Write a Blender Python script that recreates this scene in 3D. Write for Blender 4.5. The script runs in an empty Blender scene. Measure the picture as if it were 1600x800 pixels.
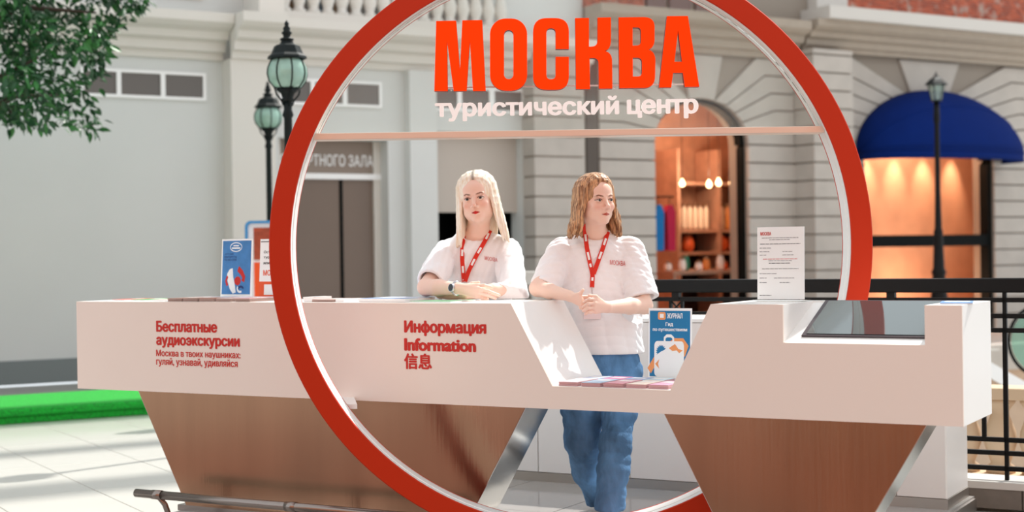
import bpy, bmesh, math, random
import numpy as np
from mathutils import Vector, Matrix
from mathutils.bvhtree import BVHTree

# ------------------------------------------------------------------ camera, world, sun
F = 2350.0                       # focal length in pixels of a 1600 x 800 frame
CAM_H = 1.35
ROLL, PITCH = 0.0146, -5.0 / F
scene = bpy.context.scene
fwd = Vector((0, math.cos(PITCH), math.sin(PITCH)))
r0 = Vector((1, 0, 0)); u0 = r0.cross(fwd)
cam_r = r0 * math.cos(ROLL) - u0 * math.sin(ROLL)
cam_u = u0 * math.cos(ROLL) + r0 * math.sin(ROLL)
cam_data = bpy.data.cameras.new('camera')
cam = bpy.data.objects.new('camera', cam_data)
scene.collection.objects.link(cam)
cam.matrix_world = Matrix(((cam_r.x, cam_u.x, -fwd.x, 0), (cam_r.y, cam_u.y, -fwd.y, 0),
                           (cam_r.z, cam_u.z, -fwd.z, CAM_H), (0, 0, 0, 1)))
cam_data.sensor_width = 36.0
cam_data.lens = F / 1600 * 36
cam_data.clip_end = 300
cam_data.dof.use_dof = True
cam_data.dof.focus_distance = 6.75
cam_data.dof.aperture_fstop = 2.0
scene.camera = cam

world = bpy.data.worlds.new('world'); scene.world = world
world.use_nodes = True
bg = world.node_tree.nodes['Background']
bg.inputs['Color'].default_value = (0.90, 0.96, 1.0, 1)
bg.inputs['Strength'].default_value = 1.22

sun_dir = Vector((0.42, 0.50, 0.80)).normalized()
sd = bpy.data.lights.new('sun', 'SUN'); sd.energy = 5.6; sd.angle = math.radians(1.2); sd.color = (1, 0.96, 0.90)
sun = bpy.data.objects.new('sun', sd); scene.collection.objects.link(sun)
sun.rotation_euler = sun_dir.to_track_quat('Z', 'Y').to_euler(); sun.location = (6, 10, 20)

vs = scene.view_settings
vs.view_transform = 'Standard'; vs.look = 'None'; vs.gamma = 1.0; vs.use_curve_mapping = False
vs.exposure = 0.0

# ------------------------------------------------------------------ helpers
C = scene.collection
RNG = random.Random(7)

def ray(px, py):
    return cam_r * ((px - 800) / F) + cam_u * ((400 - py) / F) + fwd

def pt(px, py, Y):
    d = ray(px, py); k = Y / d.y
    return Vector((d.x * k, Y, CAM_H + d.z * k))

def ray_plane(px, py, p0, n):
    d = ray(px, py); o = Vector((0, 0, CAM_H))
    return o + d * ((Vector(p0) - o).dot(n) / d.dot(n))

def px_of(p):
    q = Vector(p) - Vector((0, 0, CAM_H)); z = q.dot(fwd)
    return 800 + F * q.dot(cam_r) / z, 400 - F * q.dot(cam_u) / z

def lin(c):
    return tuple(((x / 255.0) / 12.92 if x / 255.0 < 0.04045 else ((x / 255.0 + 0.055) / 1.055) ** 2.4) for x in c)

MATS = {}
def mat(name, rgb, rough=0.5, metal=0.0, spec=0.5, emit=None, estr=0.0, var=0.0, vscale=8.0, bump=0.0, bscale=40.0,
        stretch=(1, 1, 1), trans=0.0, attr=None, coat=0.0):
    """procedural Principled material; var = colour variation by noise, bump = fine relief"""
    m = bpy.data.materials.new(name); m.use_nodes = True
    nt = m.node_tree; b = nt.nodes['Principled BSDF']
    col = (*lin(rgb), 1)
    b.inputs['Base Color'].default_value = col
    b.inputs['Roughness'].default_value = rough
    b.inputs['Metallic'].default_value = metal
    b.inputs['Specular IOR Level'].default_value = spec
    b.inputs['Coat Weight'].default_value = coat
    if trans: b.inputs['Transmission Weight'].default_value = trans
    if emit: b.inputs['Emission Color'].default_value = (*lin(emit), 1); b.inputs['Emission Strength'].default_value = estr
    if var or bump:
        tc = nt.nodes.new('ShaderNodeTexCoord'); mp = nt.nodes.new('ShaderNodeMapping')
        mp.inputs['Scale'].default_value = stretch
        nt.links.new(tc.outputs['Object'], mp.inputs['Vector'])
    src = None
    if attr:
        at = nt.nodes.new('ShaderNodeAttribute'); at.attribute_name = attr; src = at.outputs['Color']
    if var:
        n = nt.nodes.new('ShaderNodeTexNoise'); n.inputs['Scale'].default_value = vscale; n.inputs['Detail'].default_value = 4
        nt.links.new(mp.outputs[0], n.inputs['Vector'])
        r = nt.nodes.new('ShaderNodeMapRange'); r.inputs['From Min'].default_value = 0.3; r.inputs['From Max'].default_value = 0.7
        r.inputs['To Min'].default_value = 1 - var; r.inputs['To Max'].default_value = 1 + var * 0.6
        nt.links.new(n.outputs['Fac'], r.inputs['Value'])
        mx = nt.nodes.new('ShaderNodeVectorMath'); mx.operation = 'SCALE'
        if src: nt.links.new(src, mx.inputs[0])
        else: mx.inputs[0].default_value = col[:3]
        nt.links.new(r.outputs[0], mx.inputs['Scale']); src = mx.outputs[0]
    if src: nt.links.new(src, b.inputs['Base Color'])
    if bump:
        n2 = nt.nodes.new('ShaderNodeTexNoise'); n2.inputs['Scale'].default_value = bscale; n2.inputs['Detail'].default_value = 5
        nt.links.new(mp.outputs[0], n2.inputs['Vector'])
        bp = nt.nodes.new('ShaderNodeBump'); bp.inputs['Strength'].default_value = bump; bp.inputs['Distance'].default_value = 0.01
        nt.links.new(n2.outputs['Fac'], bp.inputs['Height']); nt.links.new(bp.outputs[0], b.inputs['Normal'])
    MATS[name] = m
    return m

def glass_mat(name, tint=(235, 245, 243), refl=0.12, milk=0.0, rough=0.0):
    """thin clear sheet: see-through with Fresnel reflection and a little haze"""
    m = bpy.data.materials.new(name); m.use_nodes = True; nt = m.node_tree
    for n in list(nt.nodes): nt.nodes.remove(n)
    out = nt.nodes.new('ShaderNodeOutputMaterial'); tr = nt.nodes.new('ShaderNodeBsdfTransparent')
    tr.inputs[0].default_value = (*lin(tint), 1)
    gl = nt.nodes.new('ShaderNodeBsdfGlossy'); gl.inputs['Roughness'].default_value = rough
    df = nt.nodes.new('ShaderNodeBsdfDiffuse'); df.inputs[0].default_value = (*lin(tint), 1)
    fr = nt.nodes.new('ShaderNodeLayerWeight'); fr.inputs[0].default_value = refl
    m1 = nt.nodes.new('ShaderNodeMixShader'); m1.inputs[0].default_value = milk
    nt.links.new(tr.outputs[0], m1.inputs[1]); nt.links.new(df.outputs[0], m1.inputs[2])
    m2 = nt.nodes.new('ShaderNodeMixShader'); nt.links.new(fr.outputs['Fresnel'], m2.inputs[0])
    nt.links.new(m1.outputs[0], m2.inputs[1]); nt.links.new(gl.outputs[0], m2.inputs[2])
    nt.links.new(m2.outputs[0], out.inputs[0])
    MATS[name] = m
    return m

def mesh_obj(name, verts, faces, m, parent=None, loc=None, smooth=False, bev=0.0, recalc=True, coll=True):
    """verts in world coordinates; stored relative to the parent's location"""
    base = Vector(loc) if loc is not None else (Vector(parent['_base']) if parent is not None else Vector((0, 0, 0)))
    me = bpy.data.meshes.new(name)
    me.from_pydata([tuple(Vector(v) - base) for v in verts], [], faces)
    if recalc:
        bm = bmesh.new(); bm.from_mesh(me); bmesh.ops.recalc_face_normals(bm, faces=bm.faces); bm.to_mesh(me); bm.free()
    if smooth:
        me.polygons.foreach_set('use_smooth', [True] * len(me.polygons))
    if m is not None: me.materials.append(m)
    o = bpy.data.objects.new(name, me); C.objects.link(o)
    if parent is not None:
        o.parent = parent
        o.location = base - Vector(parent['_base'])
        o['_base'] = tuple(base)
    else:
        o.location = base; o['_base'] = tuple(base)
    if bev:
        md = o.modifiers.new('bevel', 'BEVEL'); md.width = bev; md.segments = 2; md.limit_method = 'ANGLE'; md.angle_limit = 0.6
    return o

def thing(name, label, cat, base, group=None):
    o = bpy.data.objects.new(name, None); C.objects.link(o); o.empty_display_size = 0.1
    o.location = base; o['_base'] = tuple(base); o['label'] = label; o['category'] = cat
    if group: o['group'] = group
    return o

def tag(o, label, cat, group=None):
    o['label'] = label; o['category'] = cat
    if group: o['group'] = group
    return o

def struct(name, verts, faces, m, label=None, **k):
    o = mesh_obj(name, verts, faces, m, **k); o['kind'] = 'structure'
    if label: o['label'] = label
    return o

class MB:
    """collects boxes, prisms, tubes and lathes of ONE part"""
    def __init__(s): s.v = []; s.f = []
    def raw(s, v, f):
        n = len(s.v); s.v += [Vector(x) for x in v]; s.f += [tuple(i + n for i in q) for q in f]; return s
    def box(s, fn, a0, a1, b0, b1, c0, c1):
        v = [fn(a, b, c) for c in (c0, c1) for b in (b0, b1) for a in (a0, a1)]
        return s.raw(v, [(0, 1, 3, 2), (4, 6, 7, 5), (0, 4, 5, 1), (2, 3, 7, 6), (0, 2, 6, 4), (1, 5, 7, 3)])
    def prism(s, fn, pts, d0, d1):
        """pts (p,q) -> fn(p, d, q)"""
        n = len(pts); v = [fn(p, d0, q) for p, q in pts] + [fn(p, d1, q) for p, q in pts]
        f = [tuple(range(n)), tuple(range(2 * n - 1, n - 1, -1))] + [(i, (i + 1) % n, (i + 1) % n + n, i + n) for i in range(n)]
        return s.raw(v, f)
    def tube(s, path, r, seg=10, closed=False, cap=True):
        P = [Vector(p) for p in path]; n = len(P); rr = r if isinstance(r, (list, tuple)) else [r] * n
        v = []; f = []; up = None
        for i in range(n):
            if closed: t = (P[(i + 1) % n] - P[i - 1]).normalized()
            else: t = (P[min(i + 1, n - 1)] - P[max(i - 1, 0)]).normalized()
            if up is None: up = t.orthogonal().normalized()
            up = (up - t * up.dot(t)).normalized(); w = t.cross(up)
            for j in range(seg):
                a = 2 * math.pi * j / seg
                v.append(P[i] + (up * math.cos(a) + w * math.sin(a)) * rr[i])
        for i in range(n if closed else n - 1):
            for j in range(seg):
                k = (i + 1) % n
                f.append((i * seg + j, i * seg + (j + 1) % seg, k * seg + (j + 1) % seg, k * seg + j))
        if cap and not closed:
            f.append(tuple(range(seg - 1, -1, -1))); f.append(tuple((n - 1) * seg + j for j in range(seg)))
        return s.raw(v, f)
    def lathe(s, c, prof, seg=20, axis=None, squash=1.0):
        """prof [(r, h)] turned about the vertical through c"""
        c = Vector(c); v = []; f = []
        for r, h in prof:
            for j in range(seg):
                a = 2 * math.pi * j / seg
                v.append(c + Vector((r * math.cos(a), r * math.sin(a) * squash, h)))
        n = len(prof)
        for i in range(n - 1):
            for j in range(seg):
                f.append((i * seg + j, i * seg + (j + 1) % seg, (i + 1) * seg + (j + 1) % seg, (i + 1) * seg + j))
        f.append(tuple(range(seg - 1, -1, -1))); f.append(tuple((n - 1) * seg + j for j in range(seg)))
        return s.raw(v, f)
    def build(s, name, m, parent=None, **k):
        return mesh_obj(name, s.v, s.f, m, parent, **k)

XYZ = lambda a, b, c: Vector((a, b, c))

def text_loops(body):
    """outlines of set type (unit size) as ordered closed loops"""
    cu = bpy.data.curves.new('type', 'FONT'); cu.body = body; cu.size = 1; cu.fill_mode = 'NONE'; cu.resolution_u = 3
    o = bpy.data.objects.new('type', cu); C.objects.link(o)
    dg = bpy.context.evaluated_depsgraph_get()
    me = bpy.data.meshes.new_from_object(o.evaluated_get(dg))
    nxt = {}
    for ed in me.edges: nxt.setdefault(ed.vertices[0], []).append(ed.vertices[1]); nxt.setdefault(ed.vertices[1], []).append(ed.vertices[0])
    co = [tuple(v.co)[:2] for v in me.vertices]; seen = set(); loops = []
    for st in sorted(nxt):
        if st in seen: continue
        L = [st]; seen.add(st); cur = min(nxt[st])
        while cur not in seen:
            L.append(cur); seen.add(cur); nx = [q for q in nxt[cur] if q not in seen]
            if not nx: break
            cur = nx[0]
        if len(L) > 2:
            P = [co[i] for i in L]
            loops.append(P)
    bpy.data.objects.remove(o); bpy.data.curves.remove(cu); bpy.data.meshes.remove(me)
    return loops

def loop_area(L): return .5 * sum(L[i][0] * L[(i + 1) % len(L)][1] - L[(i + 1) % len(L)][0] * L[i][1] for i in range(len(L)))

def pt_in(p, P):
    c_ = False; j = len(P) - 1
    for i in range(len(P)):
        if (P[i][1] > p[1]) != (P[j][1] > p[1]) and p[0] < (P[j][0] - P[i][0]) * (p[1] - P[i][1]) / (P[j][1] - P[i][1]) + P[i][0]: c_ = not c_
        j = i
    return c_

def text_flat(body, weight=0.0, extrude=0.0, lines=None):
    """verts (x, y, z) and faces of set type, unit size; filled by winding number, so strokes may cross"""
    from mathutils.geometry import delaunay_2d_cdt
    loops = text_loops(body); P = []; E_ = []
    for L in loops:
        n = len(P); P += [Vector(q) for q in L]; E_ += [(n + i, n + (i + 1) % len(L)) for i in range(len(L))]
    v, _, tri, *_r = delaunay_2d_cdt(P, E_, [], 0, 1e-5)
    V = np.array([tuple(q) for q in v]); T = np.array([t for t in tri if len(t) == 3]); c = V[T].mean(1)
    A = np.array([tuple(P[i]) for i, _ in E_]); B = np.array([tuple(P[j]) for _, j in E_]); w = np.zeros(len(c), int)
    for a, b_ in zip(A, B):
        side = (b_[0] - a[0]) * (c[:, 1] - a[1]) - (c[:, 0] - a[0]) * (b_[1] - a[1])
        w += ((a[1] <= c[:, 1]) & (b_[1] > c[:, 1]) & (side > 0)).astype(int) - ((a[1] > c[:, 1]) & (b_[1] <= c[:, 1]) & (side < 0)).astype(int)
    T = T[w != 0]; n = len(V)
    if not extrude: return np.c_[V, np.zeros(n)], [tuple(int(i) for i in t) for t in T]
    m_ = len(P); Q = np.array([tuple(q) for q in P])
    VV = np.concatenate([np.c_[V, np.full(n, extrude)], np.c_[V, np.full(n, -extrude)], np.c_[Q, np.full(m_, extrude)], np.c_[Q, np.full(m_, -extrude)]])
    f = [tuple(int(i) for i in t) for t in T] + [tuple(int(i) + n for i in t[::-1]) for t in T] + [(2 * n + i, 2 * n + j, 2 * n + m_ + j, 2 * n + m_ + i) for i, j in E_]
    return VV, f

def curve_fill(loops, extrude=0.0, bevel=0.0):
    """filled 2-D outline with holes -> verts, faces"""
    cu = bpy.data.curves.new('outline', 'CURVE'); cu.dimensions = '2D'; cu.fill_mode = 'BOTH'
    cu.extrude = extrude; cu.bevel_depth = bevel; cu.bevel_resolution = 1
    for L in loops:
        sp = cu.splines.new('POLY'); sp.points.add(len(L) - 1); sp.use_cyclic_u = True
        for p, q in zip(sp.points, L): p.co = (q[0], q[1], 0, 1)
    o = bpy.data.objects.new('outline', cu); C.objects.link(o)
    dg = bpy.context.evaluated_depsgraph_get()
    me = bpy.data.meshes.new_from_object(o.evaluated_get(dg))
    v = np.array([tuple(x.co) for x in me.vertices]); f = [tuple(p.vertices) for p in me.polygons]
    bpy.data.objects.remove(o); bpy.data.curves.remove(cu); bpy.data.meshes.remove(me)
    return v, f

def lettering(name, body, fn, x0, y0, x1, y1, m, parent, weight=0.02, d=0.0, sgn=1):
    """set type fitted to the rectangle (x0,y0)-(x1,y1) of the surface fn(x, d, y); weight thickens the strokes"""
    v0, f0 = text_flat(body, 0.0); n = len(v0); v = []; f = []
    sh = [(0, 0)] + ([(weight * math.cos(a), weight * math.sin(a) * .6) for a in [math.pi * i / 4 for i in range(8)]] if weight else [])
    for k, (dx, dy) in enumerate(sh):
        v.append(v0 + np.array((dx, dy, 0)) + np.array((0, 0, k))); f += [tuple(i + k * n for i in q) for q in f0]
    v = np.concatenate(v)
    lo, hi = v.min(0), v.max(0)
    V = [fn(x0 + (p[0] - lo[0]) / (hi[0] - lo[0]) * (x1 - x0), d + sgn * p[2] * 1.2e-5, y0 + (p[1] - lo[1]) / (hi[1] - lo[1]) * (y1 - y0)) for p in v]
    return mesh_obj(name, V, f, m, parent, recalc=False)

# ------------------------------------------------------------------ frames of reference
PHI = math.radians(29.46)
cU = Vector((math.cos(PHI), -math.sin(PHI), 0)); cN = Vector((math.sin(PHI), math.cos(PHI), 0))
P_R = pt(1504, 477, 5.62); P_R.z = 0
LEN = 4.536; DEP = 0.483
P_L = P_R - cU * LEN
def CN(u, v, z): return P_L + cU * u + cN * v + Vector((0, 0, z))
def c_px(px, py, v=0.0):
    """(u, z) where the pixel's ray meets the upright plane v of the counter"""
    p = ray_plane(px, py, CN(0, v, 0), cN); q = p - P_L
    return q.dot(cU), p.z
W0 = pt(0, 406, 16.2); W0.z = 0
wD = Vector((0.8566, 0.5161, 0)).normalized(); wN = Vector((wD.y, -wD.x, 0))
def WN(a, b, z): return W0 + wD * a + wN * b + Vector((0, 0, z))
def w_px(px, py, b=0.0):
    p = ray_plane(px, py, WN(0, b, 0), wN); q = p - W0
    return q.dot(wD), p.z
def wa(px, py=300, b=0.0): return w_px(px, py, b)[0]

# ------------------------------------------------------------------ materials
M = {}
M['white_bounced'] = mat('white_with_warm_bounce', (244, 231, 221), 0.45, var=0.01, vscale=2)  # white of the counter front, tinted with the warm bounce light
M['white'] = mat('white_solid_surface', (240, 239, 236), 0.35)
M['cabinet'] = mat('white_cabinet', (232, 228, 224), 0.4)
M['red'] = mat('red_enamel', (196, 44, 0), 0.55, spec=0.3)
M['ringwhite'] = mat('white_ring_liner', (236, 236, 234), 0.5)
M['letter_red'] = mat('orange_red_acrylic', (250, 40, 0), 0.75, spec=0.1, emit=(255, 78, 0), estr=0.42)
M['letter_edge'] = mat('dark_red_return', (120, 22, 8), 0.5)
M['letter_white'] = mat('white_acrylic', (255, 250, 248), 0.5, emit=(255, 244, 240), estr=0.18)
M['print_red'] = mat('red_print', (206, 32, 16), 0.6)
M['print_black'] = mat('black_print', (28, 26, 28), 0.6)
M['print_grey'] = mat('grey_print', (130, 126, 128), 0.7)
M['print_white'] = mat('white_print', (250, 250, 250), 0.6)
M['steel'] = mat('brushed_steel', (196, 190, 184), 0.34, 1.0, bump=0.06, bscale=60, stretch=(1, 1, 0.05))
M['steel_warm_reflection'] = mat('steel_painted_reflection', (176, 136, 110), 0.22, 1.0, var=0.10, vscale=5, bump=0.06, bscale=60, stretch=(1, 1, 0.05))  # brushed steel, warm reflections put into its colour and streaks
M['steel_bright'] = mat('polished_steel', (226, 228, 226), 0.16, 1.0)
M['pipe'] = mat('dark_steel_pipe', (150, 138, 132), 0.25, 1.0)
M['bar'] = mat('champagne_metal', (232, 214, 200), 0.34, 0.5)
M['glass'] = glass_mat('clear_glass', (250, 252, 251), 0.05, 0.05)
M['shop_glass'] = glass_mat('shop_glass', (252, 252, 252), 0.02, 0.0)
M['acrylic'] = glass_mat('clear_acrylic', (254, 255, 255), 0.04, 0.0)
M['screen'] = mat('dark_screen_glass', (52, 66, 66), 0.06, spec=1.0, coat=1.0)
M['screen_frame'] = mat('screen_bezel', (60, 50, 56), 0.4)
M['plaster'] = mat('white_plaster', (214, 216, 214), 0.8, var=0.02, vscale=1.2, bump=0.03, bscale=30)
M['plaster2'] = mat('ivory_moulding', (222, 218, 211), 0.75)
M['stone'] = mat('grey_limestone', (186, 179, 171), 0.8, var=0.08, vscale=3, bump=0.1, bscale=25)
M['stone_joint'] = mat('stone_joint', (150, 140, 129), 0.9)
M['stone_dark'] = mat('darker_stone_trim', (168, 156, 142), 0.85, var=0.05)  # stone in a darker tone for cornices and the slim pilaster
M['ledge'] = mat('pale_ledge', (206, 202, 196), 0.8)
M['black'] = mat('black_painted_iron', (13, 12, 12), 0.5, spec=0.2)
M['green_iron'] = mat('dark_green_iron', (8, 20, 20), 0.5, spec=0.25)
M['frame_dark'] = mat('dark_frame', (9, 13, 13), 0.6, spec=0.1)
M['blue'] = mat('blue_canvas', (0, 32, 100), 0.9, spec=0.15, var=0.06, vscale=4, bump=0.15, bscale=80)
M['door_brown'] = mat('brown_tinted_glass', (118, 98, 84), 0.25, var=0.05, vscale=1)
M['grey_pane'] = mat('grey_pane', (104, 98, 94), 0.4)
M['grey_base'] = mat('grey_skirting', (120, 128, 128), 0.6)
M['floor'] = mat('polished_floor_joint', (150, 148, 142), 0.35)
M['tile'] = mat('polished_floor_tile', (208, 206, 199), 0.16, var=0.03, vscale=1.5)
M['plat'] = mat('polished_grey_platform', (168, 164, 160), 0.10, var=0.05, vscale=2)
M['floor_brown'] = mat('red_brown_bounce_floor', (112, 62, 42), 0.4, var=0.2, vscale=3)
M['granite'] = mat('grey_granite', (120, 112, 104), 0.5, var=0.1, vscale=20)
M['turf'] = mat('green_turf', (0, 166, 42), 0.8, var=0.5, vscale=60, bump=0.6, bscale=120)
M['leaf'] = mat('leaf_green', (22, 78, 36), 0.45, var=0.5, vscale=6)
M['leaf2'] = mat('leaf_light_green', (48, 118, 50), 0.45, var=0.3, vscale=6)
M['bark'] = mat('bark', (70, 60, 52), 0.9, bump=0.4, bscale=20)
M['paper'] = mat('white_paper', (253, 252, 251), 0.7)
M['pages'] = mat('page_edges', (178, 150, 140), 0.8, var=0.3, vscale=200, stretch=(0.02, 0.02, 1))
M['pink_pages'] = mat('pink_page_edges', (212, 166, 168), 0.8, var=0.25, vscale=200, stretch=(0.02, 0.02, 1))
M['poster_blue'] = mat('blue_poster', (66, 132, 196), 0.5, var=0.12, vscale=25)
M['poster_teal'] = mat('teal_poster', (14, 122, 176), 0.5)
M['poster_orange'] = mat('orange_poster', (238, 84, 22), 0.5)
M['orange'] = mat('soft_orange_print', (244, 160, 98), 0.6)
M['navy'] = mat('navy_print', (26, 52, 116), 0.6)
M['shop_wall'] = mat('warm_shop_wall', (226, 172, 138), 0.8, var=0.1, vscale=3)
M['shop_wood'] = mat('shop_wood', (172, 128, 104), 0.6, var=0.2, vscale=6)
M['shop_dark'] = mat('shop_dark', (52, 34, 30), 0.7)
M['bulb'] = mat('warm_bulb', (255, 220, 170), 0.4, emit=(255, 206, 150), estr=9.0)
M['lampglass'] = mat('green_lamp_glass', (150, 186, 172), 0.12, spec=0.6, var=0.15, vscale=9)
M['terracotta'] = mat('added_warm_facade', (206, 124, 86), 0.8, var=0.1, vscale=1)
M['sand'] = mat('sand_facade', (190, 164, 140), 0.8, var=0.05)
M['roofbar'] = mat('roof_bar', (225, 225, 225), 0.6)
def brick_material():
    m = bpy.data.materials.new('red_brick'); m.use_nodes = True; nt = m.node_tree; b = nt.nodes['Principled BSDF']
    tc = nt.nodes.new('ShaderNodeTexCoord'); mp = nt.nodes.new('ShaderNodeMapping')
    mp.inputs['Rotation'].default_value = (math.radians(90), 0, 0)
    nt.links.new(tc.outputs['Object'], mp.inputs['Vector'])
    br = nt.nodes.new('ShaderNodeTexBrick'); nt.links.new(mp.outputs[0], br.inputs['Vector'])
    br.inputs['Scale'].default_value = 6.0; br.inputs['Mortar Size'].default_value = 0.012
    br.inputs['Color1'].default_value = (*lin((186, 84, 52)), 1); br.inputs['Color2'].default_value = (*lin((120, 50, 38)), 1)
    br.inputs['Mortar'].default_value = (*lin((176, 150, 132)), 1); br.inputs['Bias'].default_value = -0.2
    n = nt.nodes.new('ShaderNodeTexNoise'); n.inputs['Scale'].default_value = 5.0
    nt.links.new(tc.outputs['Object'], n.inputs['Vector'])
    r = nt.nodes.new('ShaderNodeValToRGB'); r.color_ramp.elements[0].position = 0.55; r.color_ramp.elements[1].position = 0.72
    nt.links.new(n.outputs['Fac'], r.inputs[0])
    mx = nt.nodes.new('ShaderNodeMixRGB'); mx.inputs[2].default_value = (*lin((176, 158, 146)), 1)
    nt.links.new(r.outputs[0], mx.inputs[0]); nt.links.new(br.outputs['Color'], mx.inputs[1])
    nt.links.new(mx.outputs[0], b.inputs['Base Color']); b.inputs['Roughness'].default_value = 0.85
    return m
M['brick'] = brick_material()
# ------------------------------------------------------------------ the hall: floor, walls, roof bars
def g_px(px, py, z=0.0):
    return ray_plane(px, py, Vector((0, 0, z)), Vector((0, 0, 1)))

V_RAIL = (pt(1030, 436, 8.75) - P_L).dot(cN)
U_RAIL0 = (pt(925, 436, 8.9) - P_L).dot(cU)
V_EDGE = V_RAIL + 0.16
fl = [Vector((-22, -12, 0)), Vector((16, -12, 0)), CN(12, V_EDGE, 0), CN(U_RAIL0, V_EDGE, 0), WN(wa(925), 0, 0), WN(-14, 0, 0)]
floor = struct('floor', [v + Vector((0, 0, -0.02)) for v in fl], [tuple(range(6))], M['floor'], 'pale polished stone floor of the hall')
# tiles, each its own piece
g0 = g_px(100, 726.5) - W0; g1 = g_px(100, 743.5) - W0
A_OFF = g1.dot(wD); B_OFF = g0.dot(wN)
TS_A, TS_B = 0.6, 1.2
tme = bpy.data.meshes.new('floor_tile')
hx, hy, hz, bv = TS_A / 2 - 0.003, TS_B / 2 - 0.003, 0.02, 0.002
tv = [(-hx, -hy, -hz), (hx, -hy, -hz), (hx, hy, -hz), (-hx, hy, -hz), (-hx, -hy, -bv), (hx, -hy, -bv), (hx, hy, -bv), (-hx, hy, -bv),
      (-hx + bv, -hy + bv, 0), (hx - bv, -hy + bv, 0), (hx - bv, hy - bv, 0), (-hx + bv, hy - bv, 0)]
tf = [(0, 3, 2, 1)] + [(i, (i + 1) % 4, (i + 1) % 4 + 4, i + 4) for i in range(4)] + [(i + 4, (i + 1) % 4 + 4, (i + 1) % 4 + 8, i + 8) for i in range(4)] + [(8, 9, 10, 11)]
tme.from_pydata(tv, [], tf); tme.materials.append(M['tile'])
cands = []
for ia in range(-30, 40):
    for ib in range(-4, 22):
        p = WN(A_OFF + (ia + 0.5) * TS_A, B_OFF + (ib + 0.5) * TS_B, 0)
        if p.y < 6.2 or (p - W0).dot(wN) < 0.4: continue
        if (p - P_L).dot(cN) > V_EDGE - 0.75 and (p - P_L).dot(cU) > U_RAIL0 - 0.8: continue
        x, y = px_of(p)
        if -160 < x < 560 and y < 860 or (1440 < x < 1700 and y < 860): cands.append((p.y, p))
cands.sort(key=lambda t: t[0])
ang = math.atan2(wD.y, wD.x)
for i, (_, p) in enumerate(cands[:300]):
    o = bpy.data.objects.new('tile', tme); C.objects.link(o); o.parent = floor; o.location = p; o.rotation_euler = (0, 0, ang)
ff = struct('bounce_floor_front', [CN(-2.0, -1.0, -.002), CN(8.5, -1.0, -.002), CN(8.5, -9, -.002), CN(-2.0, -9, -.002)], [(0, 1, 2, 3)], M['floor_brown'], 'unseen red-brown floor added before the kiosk for warm reflections')  # out of view, added to warm the leg reflections and counter front
# the lower hall beyond the railing, and the strip along the far shops
struct('floor_lower', [Vector((-2, 8, -4.4)), Vector((30, 8, -4.4)), Vector((30, 34, -4.4)), Vector((-2, 34, -4.4))], [(0, 1, 2, 3)], M['tile'])
b = MB(); b.box(WN, wa(925), wa(1900), 0, 2.6, -0.35, 0.0)
b.build('floor_far', M['stone']); bpy.data.objects['floor_far']['kind'] = 'structure'
# roof bars of the glazed roof over the hall
ceil = struct('ceiling', [Vector((-14, 2, 12.6)), Vector((-13.8, 2, 12.6)), Vector((-13.8, 40, 12.6)), Vector((-14, 40, 12.6))], [(0, 1, 2, 3)], M['roofbar'])
for k in range(16):
    m_ = MB(); y = -2 + k * 1.9
    m_.box(lambda a, b_, c: Vector((0, 3, 0)) + wD * a + Vector((-wD.y, wD.x, 0)) * b_ + Vector((0, 0, c)), -16, 30, y, y + (0.5 if k % 3 == 0 else 0.28), 12.2, 12.5)
    m_.build('beam', M['roofbar'], ceil)
for k in range(6):
    m_ = MB(); x = -12 + k * 6.3
    m_.box(lambda a, b_, c: Vector((0, 3, 0)) + wD * a + Vector((-wD.y, wD.x, 0)) * b_ + Vector((0, 0, c)), x, x + 0.3, -3, 30, 12.25, 12.45)
    m_.build('beam', M['roofbar'], ceil)

# ------------------------------------------------------------------ unseen wall added behind the camera for warm bounce and reflections
wf = struct('added_wall_front', *[x for x in (lambda q: (q.v, q.f))(MB().box(XYZ, -16, 18, -9.4, -9.0, 0, 8.5))], M['sand'])
for x0, x1 in ((-11, -7.4), (-6.2, -3.0), (-1.6, 2.6), (3.8, 9.4), (10.6, 15)):
    MB().box(XYZ, x0, x1, -9.0, -8.9, 0.4, 6.6).build('panel', M['terracotta'], wf)
for x in (-6.9, -2.4, 3.1, 9.9):
    MB().box(XYZ, x, x + 0.5, -9.0, -8.6, 0, 7.2).build('pilaster', M['plaster2'], wf)

# ------------------------------------------------------------------ left wall of the hall: white plaster with cornice
Z_COR0, Z_COR1 = 3.63, 4.12
aL = -9.0
a_d0, a_d1 = wa(436), wa(607)
a_n0, a_n1 = wa(676), wa(820)
a_end = wa(914)
z_door = w_px(520, 217)[1]
z_nich = w_px(700, 205)[1]
wl = MB()
wl.box(WN, aL, a_d0, -0.35, 0, 0, 6.4); wl.box(WN, a_d0, a_d1, -0.35, 0, z_door, 6.4); wl.box(WN, a_d1, a_n0, -0.35, 0, 0, 6.4)
wl.box(WN, a_n0, a_n1, -0.35, 0, z_nich, 6.4); wl.box(WN, a_n1, a_end, -0.35, 0, 0, 6.4)
wall_left = wl.build('wall_left', M['plaster']); wall_left['kind'] = 'structure'
MB().box(WN, wa(350), wa(418), 0, 0.28, 0, Z_COR0).build('pilaster', M['plaster2'], wall_left)
MB().box(WN, wa(634), wa(676), 0, 0.14, 0, Z_COR0).build('pilaster', M['plaster'], wall_left)
MB().box(WN, wa(822), wa(836), 0, 0.08, 0, Z_COR0).build('pilaster', M['stone_dark'], wall_left)

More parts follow.
